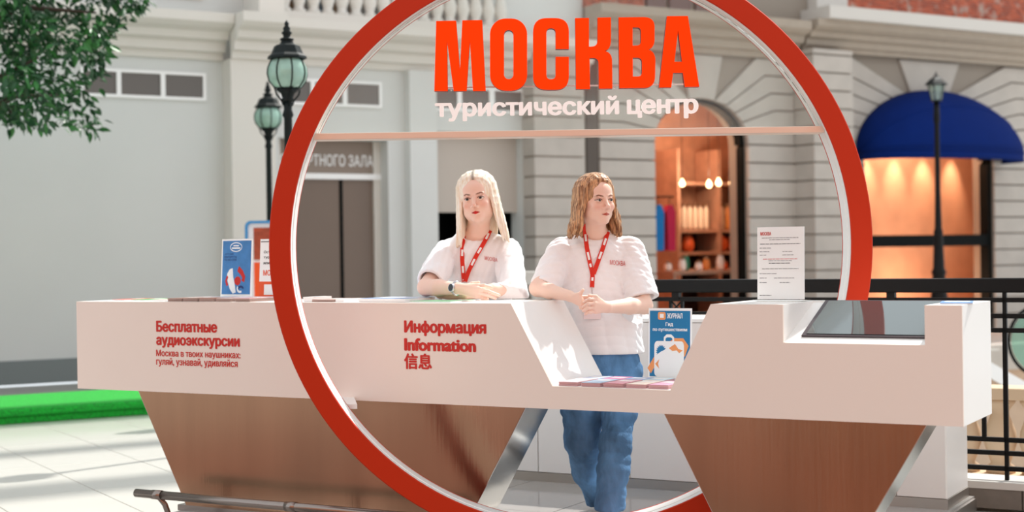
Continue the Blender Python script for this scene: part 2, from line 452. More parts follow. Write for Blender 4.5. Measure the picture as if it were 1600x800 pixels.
def cornice(name, a0, a1, z0, z1, out, m, base=0.0):
    h = z1 - z0
    prof = [(base, z0), (base + .10 * out, z0), (base + .14 * out, z0 + .16 * h), (base + .30 * out, z0 + .18 * h), (base + .34 * out, z0 + .38 * h),
            (base + .55 * out, z0 + .44 * h), (base + .62 * out, z0 + .60 * h), (base + .86 * out, z0 + .68 * h), (base + out, z0 + .78 * h), (base + out, z1),
            (base, z1)]
    q = MB(); n = len(prof)
    v = [WN(a0, b_, z_) for b_, z_ in prof] + [WN(a1, b_, z_) for b_, z_ in prof]
    q.raw(v, [tuple(range(n)), tuple(range(2 * n - 1, n - 1, -1))] + [(i, (i + 1) % n, (i + 1) % n + n, i + n) for i in range(n)])
    o = q.build(name, m); o['kind'] = 'structure'; return o
cornice('trim_1', aL, wa(349), Z_COR0, Z_COR1, 0.45, M['plaster2'])
cornice('trim_2', wa(350), wa(420), Z_COR0, Z_COR1, 0.42, M['plaster2'], 0.28)
cornice('trim_3', wa(420), a_end, Z_COR0, Z_COR1, 0.45, M['plaster2'])
# parapet with raised panels above the cornice
for px0, px1 in ((120, 232), (246, 316)):
    q = MB(); a0, a1 = wa(px0, 10), wa(px1, 10)
    q.box(WN, a0, a1, 0, 0.03, 4.32, 4.95); q.box(WN, a0 + .06, a1 - .06, 0.03, 0.06, 4.38, 4.9)
    q.build('panel', M['plaster2'], wall_left)
bb = MB().box(WN, aL, a_d0, 0, 0.03, 0, 0.26).build('baseboard_left', M['grey_base']); bb['kind'] = 'structure'

# three small window strips under the cornice
def window_strip(name, edges, z0, z1, label):
    a0, a1 = edges[0][0], edges[-1][1]
    fr = MB(); t = 0.035
    fr.box(WN, a0 - t, a1 + t, 0, 0.035, z0 - t, z0); fr.box(WN, a0 - t, a1 + t, 0, 0.035, z1, z1 + t)
    fr.box(WN, a0 - t, a0, 0, 0.035, z0, z1); fr.box(WN, a1, a1 + t, 0, 0.035, z0, z1)
    for i in range(len(edges) - 1): fr.box(WN, edges[i][1], edges[i + 1][0], 0, 0.035, z0, z1)
    o = fr.build(name, M['print_white']); o['kind'] = 'structure'; o['label'] = label
    for e in edges:
        p = MB().box(WN, e[0], e[1], 0.002, 0.012, z0, z1).build('pane', M['grey_pane'], o)
    return o
ZW0, ZW1 = 3.19, 3.44
window_strip('window_1', [(wa(130, 120), wa(181, 120)), (wa(188, 125), wa(250, 125)), (wa(257, 130), wa(316, 130))], ZW0, ZW1, 'strip of three grey panes beside the tree')
window_strip('window_2', [(wa(440, 145), wa(484, 145)), (wa(491, 145), wa(534, 145)), (wa(541, 150), wa(591, 150))], ZW0, ZW1, 'strip of three grey panes over the brown door')
window_strip('window_3', [(wa(677, 160), wa(713, 160)), (wa(720, 160), wa(763, 160)), (wa(771, 160), wa(814, 160))], ZW0, ZW1, 'strip of three grey panes over the recess')

# brown glazed door with a sign over it
dr = MB(); zt = w_px(540, 275)[1]
dr.box(WN, a_d0, a_d1, -0.30, -0.26, 0, zt - .03)
door = dr.build('door_1', M['door_brown']); door['kind'] = 'structure'; door['label'] = 'brown glazed door under the concert hall sign'
MB().box(WN, a_d0, a_d1, -0.30, -0.20, zt - .03, zt + .04).build('transom_bar', M['print_white'], door)
MB().box(WN, a_d1 - .09, a_d1, -0.30, -0.22, 0, z_door).build('jamb', M['plaster2'], door)
MB().box(WN, a_d0, a_d0 + .1, -0.30, -0.18, 0, z_door).build('jamb', M['plaster2'], door)
MB().box(WN, a_d0 + .1, a_d1 - .09, -0.30, -0.25, zt + .04, z_door).build('sign_board', mat('grey_brown_sign', (140, 124, 112), 0.5), door)
s0 = w_px(428, 256, -.24); s1 = w_px(583, 243, -.24)
lettering('lettering', 'КОНЦЕРТНОГО ЗАЛА', WN, s0[0], s1[1] - .17, s1[0], s1[1], M['print_white'], door, 0.012, d=-0.24)
MB().box(WN, a_d0 + .9, a_d0 + .94, -0.26, -0.245, 0, zt - .03).build('door_edge', M['frame_dark'], door)
# recess with a beige shutter and a dark opening below
rc = MB(); zs = w_px(700, 331)[1]
rc.box(WN, a_n0, a_n1, -0.30, -0.2, zs, z_nich)
rec = rc.build('door_2', mat('beige_shutter', (196, 186, 176), 0.7)); rec['kind'] = 'structure'; rec['label'] = 'half-lowered beige shutter over a dark opening'
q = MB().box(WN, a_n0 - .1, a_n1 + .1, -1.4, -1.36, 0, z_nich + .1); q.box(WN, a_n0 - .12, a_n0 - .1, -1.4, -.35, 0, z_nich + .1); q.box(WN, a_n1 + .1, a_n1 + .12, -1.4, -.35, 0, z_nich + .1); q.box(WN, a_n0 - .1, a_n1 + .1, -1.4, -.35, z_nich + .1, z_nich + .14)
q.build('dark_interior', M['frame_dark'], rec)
MB().box(WN, a_n1 - .5, a_n1 - .12, -0.9, -0.86, 0, zs).build('glass_leaf', mat('blue_grey_glass', (70, 96, 108), 0.2), rec)

# stone balustrade above the cornice
bal = thing('balustrade', 'ivory stone balustrade running along the top of the cornice', 'balustrade', WN(wa(420), 0.2, Z_COR1))
MB().box(WN, wa(418, 30), wa(760, 60), 0.05, 0.33, Z_COR1, Z_COR1 + .10).build('plinth', M['plaster2'], bal)
MB().box(WN, wa(418, 0), wa(760, 40), 0.05, 0.33, Z_COR1 + .66, Z_COR1 + .80).build('handrail', M['plaster2'], bal)
prof = [(.085, .10), (.085, .14), (.055, .16), (.06, .20), (.088, .28), (.085, .34), (.05, .48), (.042, .54), (.062, .57), (.05, .60), (.085, .63), (.085, .66)]
bme = None
for k in range(17):
    a = wa(434, 20) + k * 0.185
    if bme is None:
        bo = MB().lathe(Vector((0, 0, 0)), prof, 12).build('baluster', M['plaster2'], bal, loc=None, smooth=True)
        for v in bo.data.vertices: v.co += Vector(bal['_base'])
        bme = bo.data
    else:
        bo = bpy.data.objects.new('baluster', bme); C.objects.link(bo); bo.parent = bal
    bo.location = WN(a, 0.2, Z_COR1) - Vector(bal['_base'])
MB().box(WN, wa(380, 0), wa(419, 0), 0.0, 0.5, Z_COR1, Z_COR1 + .9).build('pier', M['plaster2'], bal)
# coloured shop panels on the gallery behind the balusters
for px0, px1, col in ((425, 470, (170, 140, 110)), (500, 512, (120, 150, 176)), (522, 535, (196, 150, 100)), (546, 560, (190, 150, 104))):
    MB().box(WN, wa(px0, 10), wa(px1, 10), 0.0, 0.012, Z_COR1 + .1, Z_COR1 + .66).build('wall_panel', mat('gallery_panel', col, 0.7), wall_left)

# ------------------------------------------------------------------ stone shop fronts at the back
J0, CH = 2.07, 0.26              # one bed joint and the course height
a_s0, a_s1 = wa(914), wa(1900)
AC1, RX1, ZS1, RZ1 = wa(1096), 0.83, 2.85, 0.63
AC2, RX2, ZS2, RZ2 = wa(1452), 1.42, 2.72, 0.98
wb = MB()
def arch_pts(ac, rx, zs, rz, n=18):
    return [(ac + rx * math.cos(math.pi * (1 - i / n)), zs + rz * math.sin(math.pi * (1 - i / n))) for i in range(n + 1)]
ztop = 6.6
m1 = (AC1 + RX1 + AC2 - RX2) / 2
wb.prism(WN, [(a_s0, 0), (AC1 - RX1, 0)] + arch_pts(AC1, RX1, ZS1, RZ1) + [(AC1 + RX1, 0), (m1, 0), (m1, ztop), (a_s0, ztop)], -0.4, 0)
wb.prism(WN, [(m1, 0), (AC2 - RX2, 0)] + arch_pts(AC2, RX2, ZS2, RZ2) + [(AC2 + RX2, 0), (a_s1, 0), (a_s1, ztop), (m1, ztop)], -0.4, 0)
wall_back = wb.build('wall_back', M['stone_joint']); wall_back['kind'] = 'structure'
TH = 0.05
def block(poly, b0=0.0, b1=TH):
    MB().prism(WN, poly, b0, b1).build('stone_block', M['stone'], wall_back, bev=0.008)
G = 0.011
def courses(a0, a1, z0, z1, b0=0.0, b1=TH):
    k = math.floor((z0 - J0) / CH); z = J0 + k * CH
    while z < z1 - 0.02:
        lo, hi = max(z, z0), min(z + CH, z1)
        if hi - lo > 0.05: block([(a0, lo + G), (a1, lo + G), (a1, hi - G), (a0, hi - G)], b0, b1)
        z += CH
a_p0, a_p1 = wa(1242), wa(1336, 300, 0.5)          # projecting pier between the windows
PB = 0.42
MB().box(WN, a_p0, a_p1, 0, PB, 0, 4.24).build('pier', M['stone_joint'], wall_back)
k = 0; z = J0 - 8 * CH
while z < 4.2:
    lo, hi = max(z, 0), min(z + CH, 4.24)
    q = MB(); q.prism(WN, [(a_p0 - .03, lo + G), (a_p1 + .03, lo + G), (a_p1 + .03, hi - G), (a_p0 - .03, hi - G)], 0.0, PB + .04)
    q.build('stone_block', M['stone'], wall_back, bev=0.008); z += CH
a_q0, a_q1 = wa(836, 300, .3), wa(915, 300, .3)     # pier beside the white wall
zz = J0 - 8 * CH
while zz < 4.0:
    lo, hi = max(zz, 0), min(zz + CH, 4.06)
    MB().prism(WN, [(a_q0, lo + G), (a_q1, lo + G), (a_q1, hi - G), (a_q0, hi - G)], 0.0, 0.3).build('stone_block', M['stone'], wall_back, bev=0.008); zz += CH
MB().box(WN, a_q0 + .02, a_q1 - .02, 0, 0.28, 0, 4.1).build('pier', M['stone_joint'], wall_back)
ZT1, ZT2 = 4.10, 4.24
MB().box(WN, wa(916), wa(934), 0, 0.03, 0, 4.1).build('dark_gap_strip', mat('dark_gap_strip', (92, 84, 78), 0.8), wall_back)  # flat strip, the dark of the gap put into its colour
courses(wa(935), AC1 - RX1, 0, ZS1); courses(AC1 + RX1, a_p0, 0, ZS1)
courses(a_p1 + .04, AC2 - RX2, 0, ZS2 - .0); courses(AC2 + RX2, a_s1, 0, ZS2)
def fan(ac, rx, zs, rz, al, ar, ztop, n, knee, span=74):
    """voussoirs that run out into the level courses on both sides of an arch"""
    zj = [zs + (ztop - zs) * i / n for i in range(n + 1)]
    th = [math.radians(span * i / n) for i in range(n + 1)]
    for s, far in ((-1, al), (1, ar)):
        for i in range(n):
            P = []
            for j, g in ((i, G), (i + 1, -G)):
                ax, az = ac + s * rx * math.cos(th[j]), zs + rz * math.sin(th[j]) + g
                kx = ac + s * (rx + knee * (1 - (j / n) ** 2.2) * 0.55 + 0.12 * rx * (1 if j else 0) * 1.6 * (j / n)) if j else ac + s * rx
                P.append([(far, zj[j] + g), (kx, zj[j] + g), (ax, az)])
            mid = []
            for t in (0.33, 0.66):
                tt = th[i] + (th[i + 1] - th[i]) * t; mid.append((ac + s * rx * math.cos(tt), zs + rz * math.sin(tt)))
            block(P[0] + mid + P[1][::-1])
    kx = rx * 0.5
    top = th[n]
    arc = [(ac + rx * math.cos(math.pi / 2 + (math.pi / 2 - top) * t) , zs + rz * math.sin(math.pi / 2 + (math.pi / 2 - top) * t)) for t in (0.97, .5, 0, -.5, -0.97)]
    block([(ac - rx * math.cos(top) * 1.72 + .02, ztop - G)] + arc + [(ac + rx * math.cos(top) * 1.72 - .02, ztop - G)])
fan(AC1, RX1, ZS1, RZ1, wa(935), a_p0 - .04, ZT1, 5, 0.9)
fan(AC2, RX2, ZS2, RZ2, a_p1 + .04, a_s1, ZT2, 6, 1.1)
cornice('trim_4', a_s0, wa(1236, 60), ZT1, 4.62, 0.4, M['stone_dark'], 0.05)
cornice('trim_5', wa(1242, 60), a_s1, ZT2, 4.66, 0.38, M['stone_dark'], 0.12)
q = MB().box(WN, wa(1288, 40, .5), a_s1, 0, 0.62, 4.66, 4.84).build('trim_6', M['ledge']); q['kind'] = 'structure'
MB().box(WN, wa(1262, 10), wa(1310, 10), 0, 0.2, 4.66, ztop).build('quoin', M['ledge'], wall_back)
MB().box(WN, wa(1312, 10), a_s1, 0, 0.1, 4.84, ztop).build('brickwork', M['brick'], wall_back)
MB().box(WN, a_s0, wa(1000, 10), 0, 0.1, 4.62, ztop).build('brickwork', M['brick'], wall_back)
for px0, px1 in ((1008, 1036), (1043, 1076), (1084, 1118)):
    MB().box(WN, wa(px0, 10), wa(px1, 10), 0, 0.06, 4.7, 5.6).build('window_pane', mat('upper_window_pane', (112, 84, 80), 0.3), wall_back)

# ------------------------------------------------------------------ shop window 1: shelves with jars
def shop_room(name, a0, a1, depth, z0, z1, m_back, m_side, label):
    r = MB(); a1 += 1.3
    r.box(WN, a0 - .6, a1 + .6, -depth - .05, -depth, z0, z1)
    o = r.build(name, m_back); o['kind'] = 'structure'; o['label'] = label
    q = MB(); q.box(WN, a0 - .65, a0 - .6, -depth, -.4, z0, z1); q.box(WN, a1 + .6, a1 + .65, -depth, -.4, z0, z1)
    q.box(WN, a0 - .6, a1 + .6, -depth, -.4, z1, z1 + .05); q.box(WN, a0 - .6, a1 + .6, -depth, -.4, z0 - .05, z0)
    q.build('side_wall', m_side, o)
    return o
shop_room('wall_shop_shelves', AC1 - RX1, AC1 + RX1, 2.2, 0.02, 3.9, M['shop_wood'], M['shop_wall'], 'wooden back wall of the shop with shelves')
w1 = MB()
arch = [(AC1 - RX1, 0)] + arch_pts(AC1, RX1, ZS1, RZ1) + [(AC1 + RX1, 0)]
v = []; t = 0.06
fr = MB()
for i in range(len(arch) - 1):
    p, q = Vector((arch[i][0], 0, arch[i][1])), Vector((arch[i + 1][0], 0, arch[i + 1][1]))
    c = Vector((AC1, 0, min(ZS1, (p.z + q.z) / 2))); pi = p + (c - p).normalized() * t; qi = q + (c - q).normalized() * t
    fr.prism(WN, [(p.x, p.z), (q.x, q.z), (qi.x, qi.z), (pi.x, pi.z)], -0.2, -0.05)
win4 = fr.build('window_4', M['frame_dark']); win4['kind'] = 'structure'; win4['label'] = 'arched shop window looking onto warm lit shelves'
MB().prism(WN, arch, -0.14, -0.13).build('pane', M['shop_glass'], win4)
shelf = thing('shelving_unit', 'wooden shelving unit with jars behind the arched shop window', 'shelf', WN(wa(1130), -1.8, 0.02))
sa0, sa1 = wa(1062, 330, -1.6), min(wa(1180, 330, -1.6), AC1 + RX1 + 1.7)
for k, zz in enumerate((0.75, 1.02, 1.28, 1.62, 2.35)):
    MB().box(WN, sa0, sa1, -2.15, -1.6, zz, zz + .045).build('shelf_board', M['shop_wood'], shelf)
for a in (sa0 - .05, (sa0 + sa1) / 2, sa1):
    MB().box(WN, a, a + .05, -2.15, -1.58, 0.024, 2.9).build('upright', M['shop_wood'], shelf)
MB().box(WN, sa0, sa1, -2.18, -2.14, 0.024, 1.62).build('back_panel', M['shop_dark'], shelf)
jm = [mat('glass_jar_pale', (236, 214, 190), 0.3), mat('glass_jar_amber', (220, 140, 70), 0.3), mat('pot_orange', (214, 92, 40), 0.4), mat('pot_green', (30, 130, 100), 0.4), mat('pot_white', (240, 232, 224), 0.4)]
lidm = mat('jar_lid', (120, 84, 60), 0.5)
n = 13
for i in range(n):
    a = sa0 + .12 + i * (sa1 - sa0 - .22) / (n - 1)
    if abs(a - (sa0 + sa1) / 2 - .02) < .06: continue
    base = WN(a, -1.78, 1.667); jt = thing('jar', ('tall pale glass jar' if i < 9 else 'tall amber glass jar') + ' in the row on the middle shop shelf', 'jar', base, 'tall jars on the middle shop shelf')
    MB().lathe(base, [(.02, 0), (.038, .004), (.041, .05), (.041, .30), (.026, .345), (.026, .36)], 12).build('body', jm[0] if i < 9 else jm[1], jt, smooth=True)
    MB().lathe(base + Vector((0, 0, .36)), [(.03, 0), (.032, .01), (.032, .05), (.016, .056)], 12).build('lid', lidm, jt, smooth=True)
for i, (fx, kk) in enumerate(((.18, 2), (.62, 2), (.78, 2), (.92, 2))):
    base = WN(sa0 + fx * (sa1 - sa0), -1.76, 1.327); jt = thing('pot', 'round orange pot on the dark lower shop shelf', 'pot', base, 'orange pots on the lower shop shelf')
    MB().lathe(base, [(.06, 0), (.09, .03), (.105, .12), (.085, .2), (.06, .225), (.066, .24)], 14).build('body', jm[kk], jt, smooth=True)
    MB().lathe(base + Vector((0, 0, .24)), [(.066, 0), (.06, .02), (.015, .03), (.015, .045)], 14).build('lid', lidm, jt, smooth=True)
tb = thing('display_table', 'low wooden display table inside the arched shop window', 'table', WN(wa(1080), -.9, 0.02))
ta0, ta1 = wa(1032, 400, -.9), min(wa(1172, 400, -.9), AC1 + RX1 + 1.6)
MB().box(WN, ta0, ta1, -1.25, -.6, 1.0, 1.05).build('tabletop', M['shop_wood'], tb)
for a in (ta0 + .02, ta1 - .08):
    for bb_ in (-1.22, -.68): MB().box(WN, a, a + .06, bb_, bb_ + .06, 0.024, 1.0).build('leg', M['shop_wood'], tb)
for i, fx in enumerate((.08, .18, .27, .36, .5, .6, .7, .82, .92)):
    base = WN(ta0 + fx * (ta1 - ta0), -.9 + .12 * (i % 2), 1.052); kk = (4, 4, 3, 4, 1, 4, 2, 4, 4)[i]
    nm = {4: 'small white pot on the display table in the arched window', 3: 'green pot on the display table in the arched window', 1: 'amber pot on the display table in the arched window', 2: 'small orange pot on the display table in the arched window'}[kk]
    jt = thing('pot', nm, 'pot', base, 'pots on the display table')
    hgt = .10 + .05 * ((i * 7) % 3)
    MB().lathe(base, [(.04, 0), (.055, .02), (.06, hgt * .6), (.045, hgt), (.05, hgt + .01)], 12).build('body', jm[kk], jt, smooth=True)
    MB().lathe(base + Vector((0, 0, hgt + .01)), [(.05, 0), (.04, .02), (.01, .03), (.01, .04)], 10).build('lid', lidm, jt, smooth=True)
# garments hanging at the left of the window
for px, col, nm in ((1029, (20, 120, 190), 'blue'), (1047, (190, 30, 70), 'crimson')):
    a = wa(px, 360, -.7); zb, zt_ = w_px(px, 392, -.7)[1], w_px(px, 318, -.7)[1]
    g = thing('garment', nm + ' garment hanging at the edge of the arched shop window', 'garment', WN(a, -.7, zb))
    MB().prism(lambda p, d, q: WN(a + p, d, q), [(-.06, zb), (.07, zb), (.08, zt_ - .12), (.03, zt_ - .02), (-.03, zt_ - .02), (-.08, zt_ - .12)], -.78, -.66).build('cloth', mat('cloth_' + nm, col, 0.9, bump=0.3, bscale=20), g, bev=.01)
    MB().tube([WN(a, -.72, zt_ - .04), WN(a, -.72, zt_ + .06), WN(a + .03, -.72, zt_ + .08)], .006, 6).build('hook', M['black'], g)
hr = MB().tube([WN(wa(1026, 310, -.7), -.72, w_px(1035, 316, -.7)[1] + .08), WN(wa(1054, 310, -.7), -.72, w_px(1035, 316, -.7)[1] + .08)], .012, 8)
tag(hr.build('clothes_rail', M['black']), 'thin black clothes rail inside the arched shop window', 'rail')
for px, py in ((1066, 287), (1108, 289), (1123, 286), (1143, 286), (1152, 273), (1158, 291)):
    a, z = w_px(px, py, -1.0); base = WN(a, -1.0, z)
    bl = thing('pendant_bulb', 'small glowing bulb hanging in the arched shop window', 'bulb', base, 'bulbs hanging in the shop window')
    MB().lathe(base, [(.008, -.045), (.032, -.03), (.042, 0), (.03, .032), (.016, .05), (.016, .07)], 12).build('globe', M['bulb'], bl, smooth=True)
    MB().tube([base + Vector((0, 0, .07)), Vector((base.x, base.y, 3.9))], .004, 6).build('cord', M['black'], bl)
def lamp(name, loc, energy, color, size=0.6):
    l = bpy.data.lights.new(name, 'POINT'); l.energy = energy; l.color = color; l.shadow_soft_size = size
    o = bpy.data.objects.new(name, l); C.objects.link(o); o.location = loc; return o
lamp('shop_lamp', WN(AC1, -1.1, 3.5), 80, (1, .70, .48), 0.15)
lamp('shop_lamp', WN(AC1 + .9, -1.0, 2.5), 45, (1, .70, .48), 0.1)

# ------------------------------------------------------------------ shop window 2 with spot-lit wall and blue awning
shop_room('wall_shop_spotlit', AC2 - RX2, AC2 + RX2, 1.3, 0.02, 3.9, M['shop_wall'], M['shop_wall'], 'warm spot-lit back wall of the shop under the awning')
arch = [(AC2 - RX2, 0)] + arch_pts(AC2, RX2, ZS2, RZ2) + [(AC2 + RX2, 0)]
fr = MB()
for i in range(len(arch) - 1):
    p, q = Vector((arch[i][0], 0, arch[i][1])), Vector((arch[i + 1][0], 0, arch[i + 1][1]))
    c = Vector((AC2, 0, min(ZS2, (p.z + q.z) / 2))); pi = p + (c - p).normalized() * .1; qi = q + (c - q).normalized() * .1
    fr.prism(WN, [(p.x, p.z), (q.x, q.z), (qi.x, qi.z), (pi.x, pi.z)], -0.2, -0.02)
win5 = fr.build('window_5', M['frame_dark']); win5['kind'] = 'structure'; win5['label'] = 'wide shop window glowing orange under the blue awning'
zm1, zm0 = w_px(1452, 367)[1], w_px(1452, 385)[1]
MB().box(WN, AC2 - RX2, AC2 + RX2, -0.2, -0.03, zm0, zm1).build('transom', M['frame_dark'], win5)
MB().prism(WN, arch, -0.12, -0.11).build('pane', M['shop_glass'], win5)
for k in range(5):
    a = AC2 - .75 + k * .66; base = WN(a, -1.0, 3.2)
    sp = thing('spotlight', 'small ceiling spotlight washing the warm shop wall', 'spotlight', base, 'spotlights under the blue awning shop ceiling')
    MB().lathe(base, [(.045, 0), (.05, .01), (.05, .1), (.02, .12)], 12).build('can', M['black'], sp, smooth=True)
    MB().lathe(base + Vector((0, 0, .001)), [(.01, -.006), (.036, -.004), (.04, 0)], 12).build('lens', M['bulb'], sp, smooth=True)
    MB().tube([base + Vector((0, 0, .12)), Vector((base.x, base.y, 3.9))], .012, 6).build('stem', M['black'], sp)
    l = bpy.data.lights.new('spot', 'SPOT'); l.energy = 120; l.color = (1, .68, .46); l.spot_size = math.radians(46); l.spot_blend = 1.0; l.shadow_soft_size = .04
    o = bpy.data.objects.new('spot', l); C.objects.link(o); o.location = base + Vector((0, 0, -.03))
    d = (WN(a, -1.3, 2.2) - o.location); o.rotation_euler = d.to_track_quat('-Z', 'Y').to_euler()
lamp('shop_lamp', WN(AC2 + .5, -0.7, 3.3), 70, (1, .66, .44), 0.2)
lamp('shop_lamp', WN(AC2 + .5, -0.6, .7), 34, (1, .62, .40), 0.2)

aw = thing('awning', 'rounded blue canvas awning over the orange lit shop window', 'awning', WN(AC2, 0, 2.72))
RXA, RZA, OUT, ZA = 1.60, 0.98, 0.95, 2.80
av, af = [], []; nu, nv = 28, 10
for i in range(nv + 1):
    ph = math.pi / 2 * i / nv
    for j in range(nu + 1):
        th = math.pi * j / nu
        a = AC2 - RXA * math.cos(th); rr = math.sin(th)
        bz = (math.sin(ph)) ; bo_ = math.cos(ph)
        sag = 1 - 0.025 * math.sin(2 * ph) ** 2
        av.append(WN(a, 0.05 + OUT * bo_ * rr ** .6 * sag, ZA + RZA * rr * bz * sag))
for i in range(nv):
    for j in range(nu):
        af.append((i * (nu + 1) + j, i * (nu + 1) + j + 1, (i + 1) * (nu + 1) + j + 1, (i + 1) * (nu + 1) + j))
can = mesh_obj('canopy', av, af, M['blue'], aw, smooth=True)
can.modifiers.new('thick', 'SOLIDIFY').thickness = 0.012
vv, vf = [], []
for j in range(nu + 1):
    p = av[j]; vv += [p, p + Vector((0, 0, -.14))]
for j in range(nu): vf.append((2 * j, 2 * j + 2, 2 * j + 3, 2 * j + 1))
val = mesh_obj('valance', vv, vf, M['blue'], aw, smooth=True); val.modifiers.new('thick', 'SOLIDIFY').thickness = 0.01
for i in (0, 5):
    MB().tube([Vector(av[i * (nu + 1) + j]) - Vector((0, 0, .004)) for j in range(nu + 1)], 0.016, 6).build('rib', M['blue'], aw, smooth=True)
# ------------------------------------------------------------------ kiosk platform
PZ = 0.078
ZT = pt(1504, 477, 5.62).z; ZB = pt(1504, 666.5, 5.62).z
def k_uv(p): q = Vector(p) - P_L; return q.dot(cU), q.dot(cN)
V_CAB = k_uv(g_px(840, 752, PZ))[1]            # front of the rear cabinet
U_CAB1 = c_px(1478, 700, V_CAB)[0]
CAB_D = 0.45
uP0 = c_px(262, 795, -0.05)[0]
plat = thing('kiosk_platform', 'low grey polished platform carrying the information kiosk', 'platform', CN(uP0, 0, 0))
q = MB().box(CN, uP0, U_CAB1 + .035, -0.06, V_CAB + CAB_D + .03, 0.0, PZ - .012); q.build('steel_edge', M['steel'], plat)
nt_ = 6; wt = (U_CAB1 + .03 - uP0) / nt_
for i in range(nt_):
    for j, (v0, v1) in enumerate(((-0.055, 0.75), (0.75, V_CAB + .02), (V_CAB + .02, V_CAB + CAB_D + .025))):
        MB().box(CN, uP0 + .003 + i * wt, uP0 + (i + 1) * wt - .003, v0 + .002, v1 - .002, PZ - .012, PZ).build('floor_slab', M['plat'], plat)

# ------------------------------------------------------------------ information counter
u1 = c_px(800, 474)[0]; u2, ZL = c_px(865, 603); u3 = c_px(1049, 608)[0]; u4 = c_px(1112, 475)[0]
u5 = c_px(1225, 505)[0]; u6 = c_px(1446, 505)[0]; ZN = c_px(1335, 537)[1]
counter = thing('information_counter', 'long white information counter with a dip in the middle and steel trapezoid legs', 'counter', CN(LEN / 2, DEP / 2, PZ))
bd = MB()
bd.prism(CN, [(0, ZB), (0, ZT), (u1, ZT), (u2, ZL), (u2, ZB)], 0, DEP)
bd.prism(CN, [(u2, ZB), (u2, ZL), (u3, ZL), (u3, ZB)], 0, DEP)
bd.prism(CN, [(u3, ZB), (u3, ZL), (u4, ZT), (u5, ZT), (u5, ZB)], 0, DEP)
VS = 0.37
def CV(v, u, z): return CN(u, v, z)
bd.prism(CV, [(0, ZB), (0, ZN), (VS, ZT - .004), (VS, ZT), (DEP, ZT), (DEP, ZB)], u5, u6)
bd.prism(CN, [(u6, ZB), (u6, ZT), (LEN, ZT), (LEN, ZB)], 0, DEP)
bd.build('body', M['white'], counter)
fp = [(0, ZB), (0, ZT), (u1, ZT), (u2, ZL), (u3, ZL), (u4, ZT), (u5, ZT), (u5, ZN), (u6, ZN), (u6, ZT), (LEN, ZT), (LEN, ZB)]
front = MB().prism(CN, fp, -0.012, -0.0005).build('front_panel', M['white_bounced'], counter)
# sunken touch screen
sl = Vector((0, VS, ZT - ZN)); su = (u6 - u5)
def SC(p, d, t):
    """p along the counter, t 0..1 up the sloping recess, d out of it"""
    n = Vector((-(ZT - ZN), VS)).normalized()
    return CN(p, VS * t + n.x * d, ZN + (ZT - ZN) * t + n.y * d)
s_u0 = u5 + 0.055; s_u1 = u6 - 0.004
MB().box(SC, s_u0, s_u1, 0.001, 0.008, 0.13, 0.985).build('screen_bezel', M['screen_frame'], counter)
scr = MB().box(SC, s_u0 + .018, s_u1 - .012, 0.008, 0.011, 0.16, 0.955).build('screen', M['screen'], counter)
# printed words
def front_text(name, body, x0, y0, x1, y1, m, w):
    a = c_px(x0, y1, -.0135); b_ = c_px(x1, y0, -.0135)
    xm = c_px(x0, y0, -.0135)
    return lettering(name, body, CN, a[0], a[1], b_[0], xm[1], m, counter, w, d=-0.0135, sgn=-1)
front_text('lettering', 'Бесплатные', 244, 501.0, 339, 518.5, M['print_red'], .052)
front_text('lettering', 'аудиоэкскурсии', 244, 526, 374.5, 543.2, M['print_red'], .052)
front_text('lettering', 'Москва в твоих наушниках:', 244, 546.3, 375.5, 559, M['print_red'], .026)
front_text('lettering', 'гуляй, узнавай, удивляйся', 244, 558.6, 371, 572.6, M['print_red'], .026)
front_text('lettering', 'Информация', 631.5, 500.5, 759.5, 524.5, M['print_red'], .055)
front_text('lettering', 'Information', 631.5, 528, 743.5, 548, M['print_red'], .055)
front_text('lettering', '信息', 631.5, 551.5, 674.5, 576.5, M['print_red'], .038)
# trapezoid legs
VL = 0.065
def leg(pxs, VB):
    (tl, bl, tr, br) = [c_px(*p, VL) for p in pxs]
    def at_z(p, q, z): t = (z - p[1]) / (q[1] - p[1]); return (p[0] + (q[0] - p[0]) * t, z)
    zt_ = ZB
    P = [at_z(tl, bl, zt_), at_z(tr, br, zt_), at_z(tr, br, PZ + .03), at_z(tl, bl, PZ + .03)]
    o = MB().prism(CN, P, VL, VB).build('leg', M['steel'], counter)
    MB().prism(CN, P, VL - .004, VL - .0005).build('front_sheet', M['steel_warm_reflection'], o)
    # bright end sheets
    for (p, r_, s) in ((P[1], P[2], 1), (P[0], P[3], -1)):
        MB().prism(CN, [p, r_, (r_[0] + s * .004, r_[1]), (p[0] + s * .004, p[1])], VL - .001, VB - .002).build('end_sheet', M['steel_bright'], o)
    MB().box(CN, P[3][0] - .03, P[2][0] + .02, VL - .03, VB + .02, PZ, PZ + .03).build('base_plate', M['pipe'], o)
    return P
leg(((218, 613), (290, 785), (820, 638.6), (748, 781)), .305)
leg(((1040, 649), (1113, 798), (1446, 666), (1367, 800)), .27)
# foot rail
fr = thing('foot_rail', 'dark steel foot rail along the foot of the left leg', 'rail', CN(uP0, -.2, 0))
zr = pt(214, 780, 7.2).z
pa, pb = c_px(213, 780.5, -.2), c_px(640, 812, -.2)
MB().tube([CN(pa[0], -.2, zr), CN(pb[0], -.2, zr)], .021, 16).build('tube', M['pipe'], fr, smooth=True)
for px in (246, 455):
    uu = c_px(px, 785, -.2)[0]
    MB().tube([CN(uu - .03, -.2, zr), CN(uu + .03, -.2, zr)], .0235, 16).build('collar', M['pipe'], fr, smooth=True)
    MB().tube([CN(uu, -.2, zr), CN(uu + .02, -.17, zr - .05), CN(uu + .05, -.13, 0.0)], .014, 10).build('bracket', M['pipe'], fr, smooth=True)

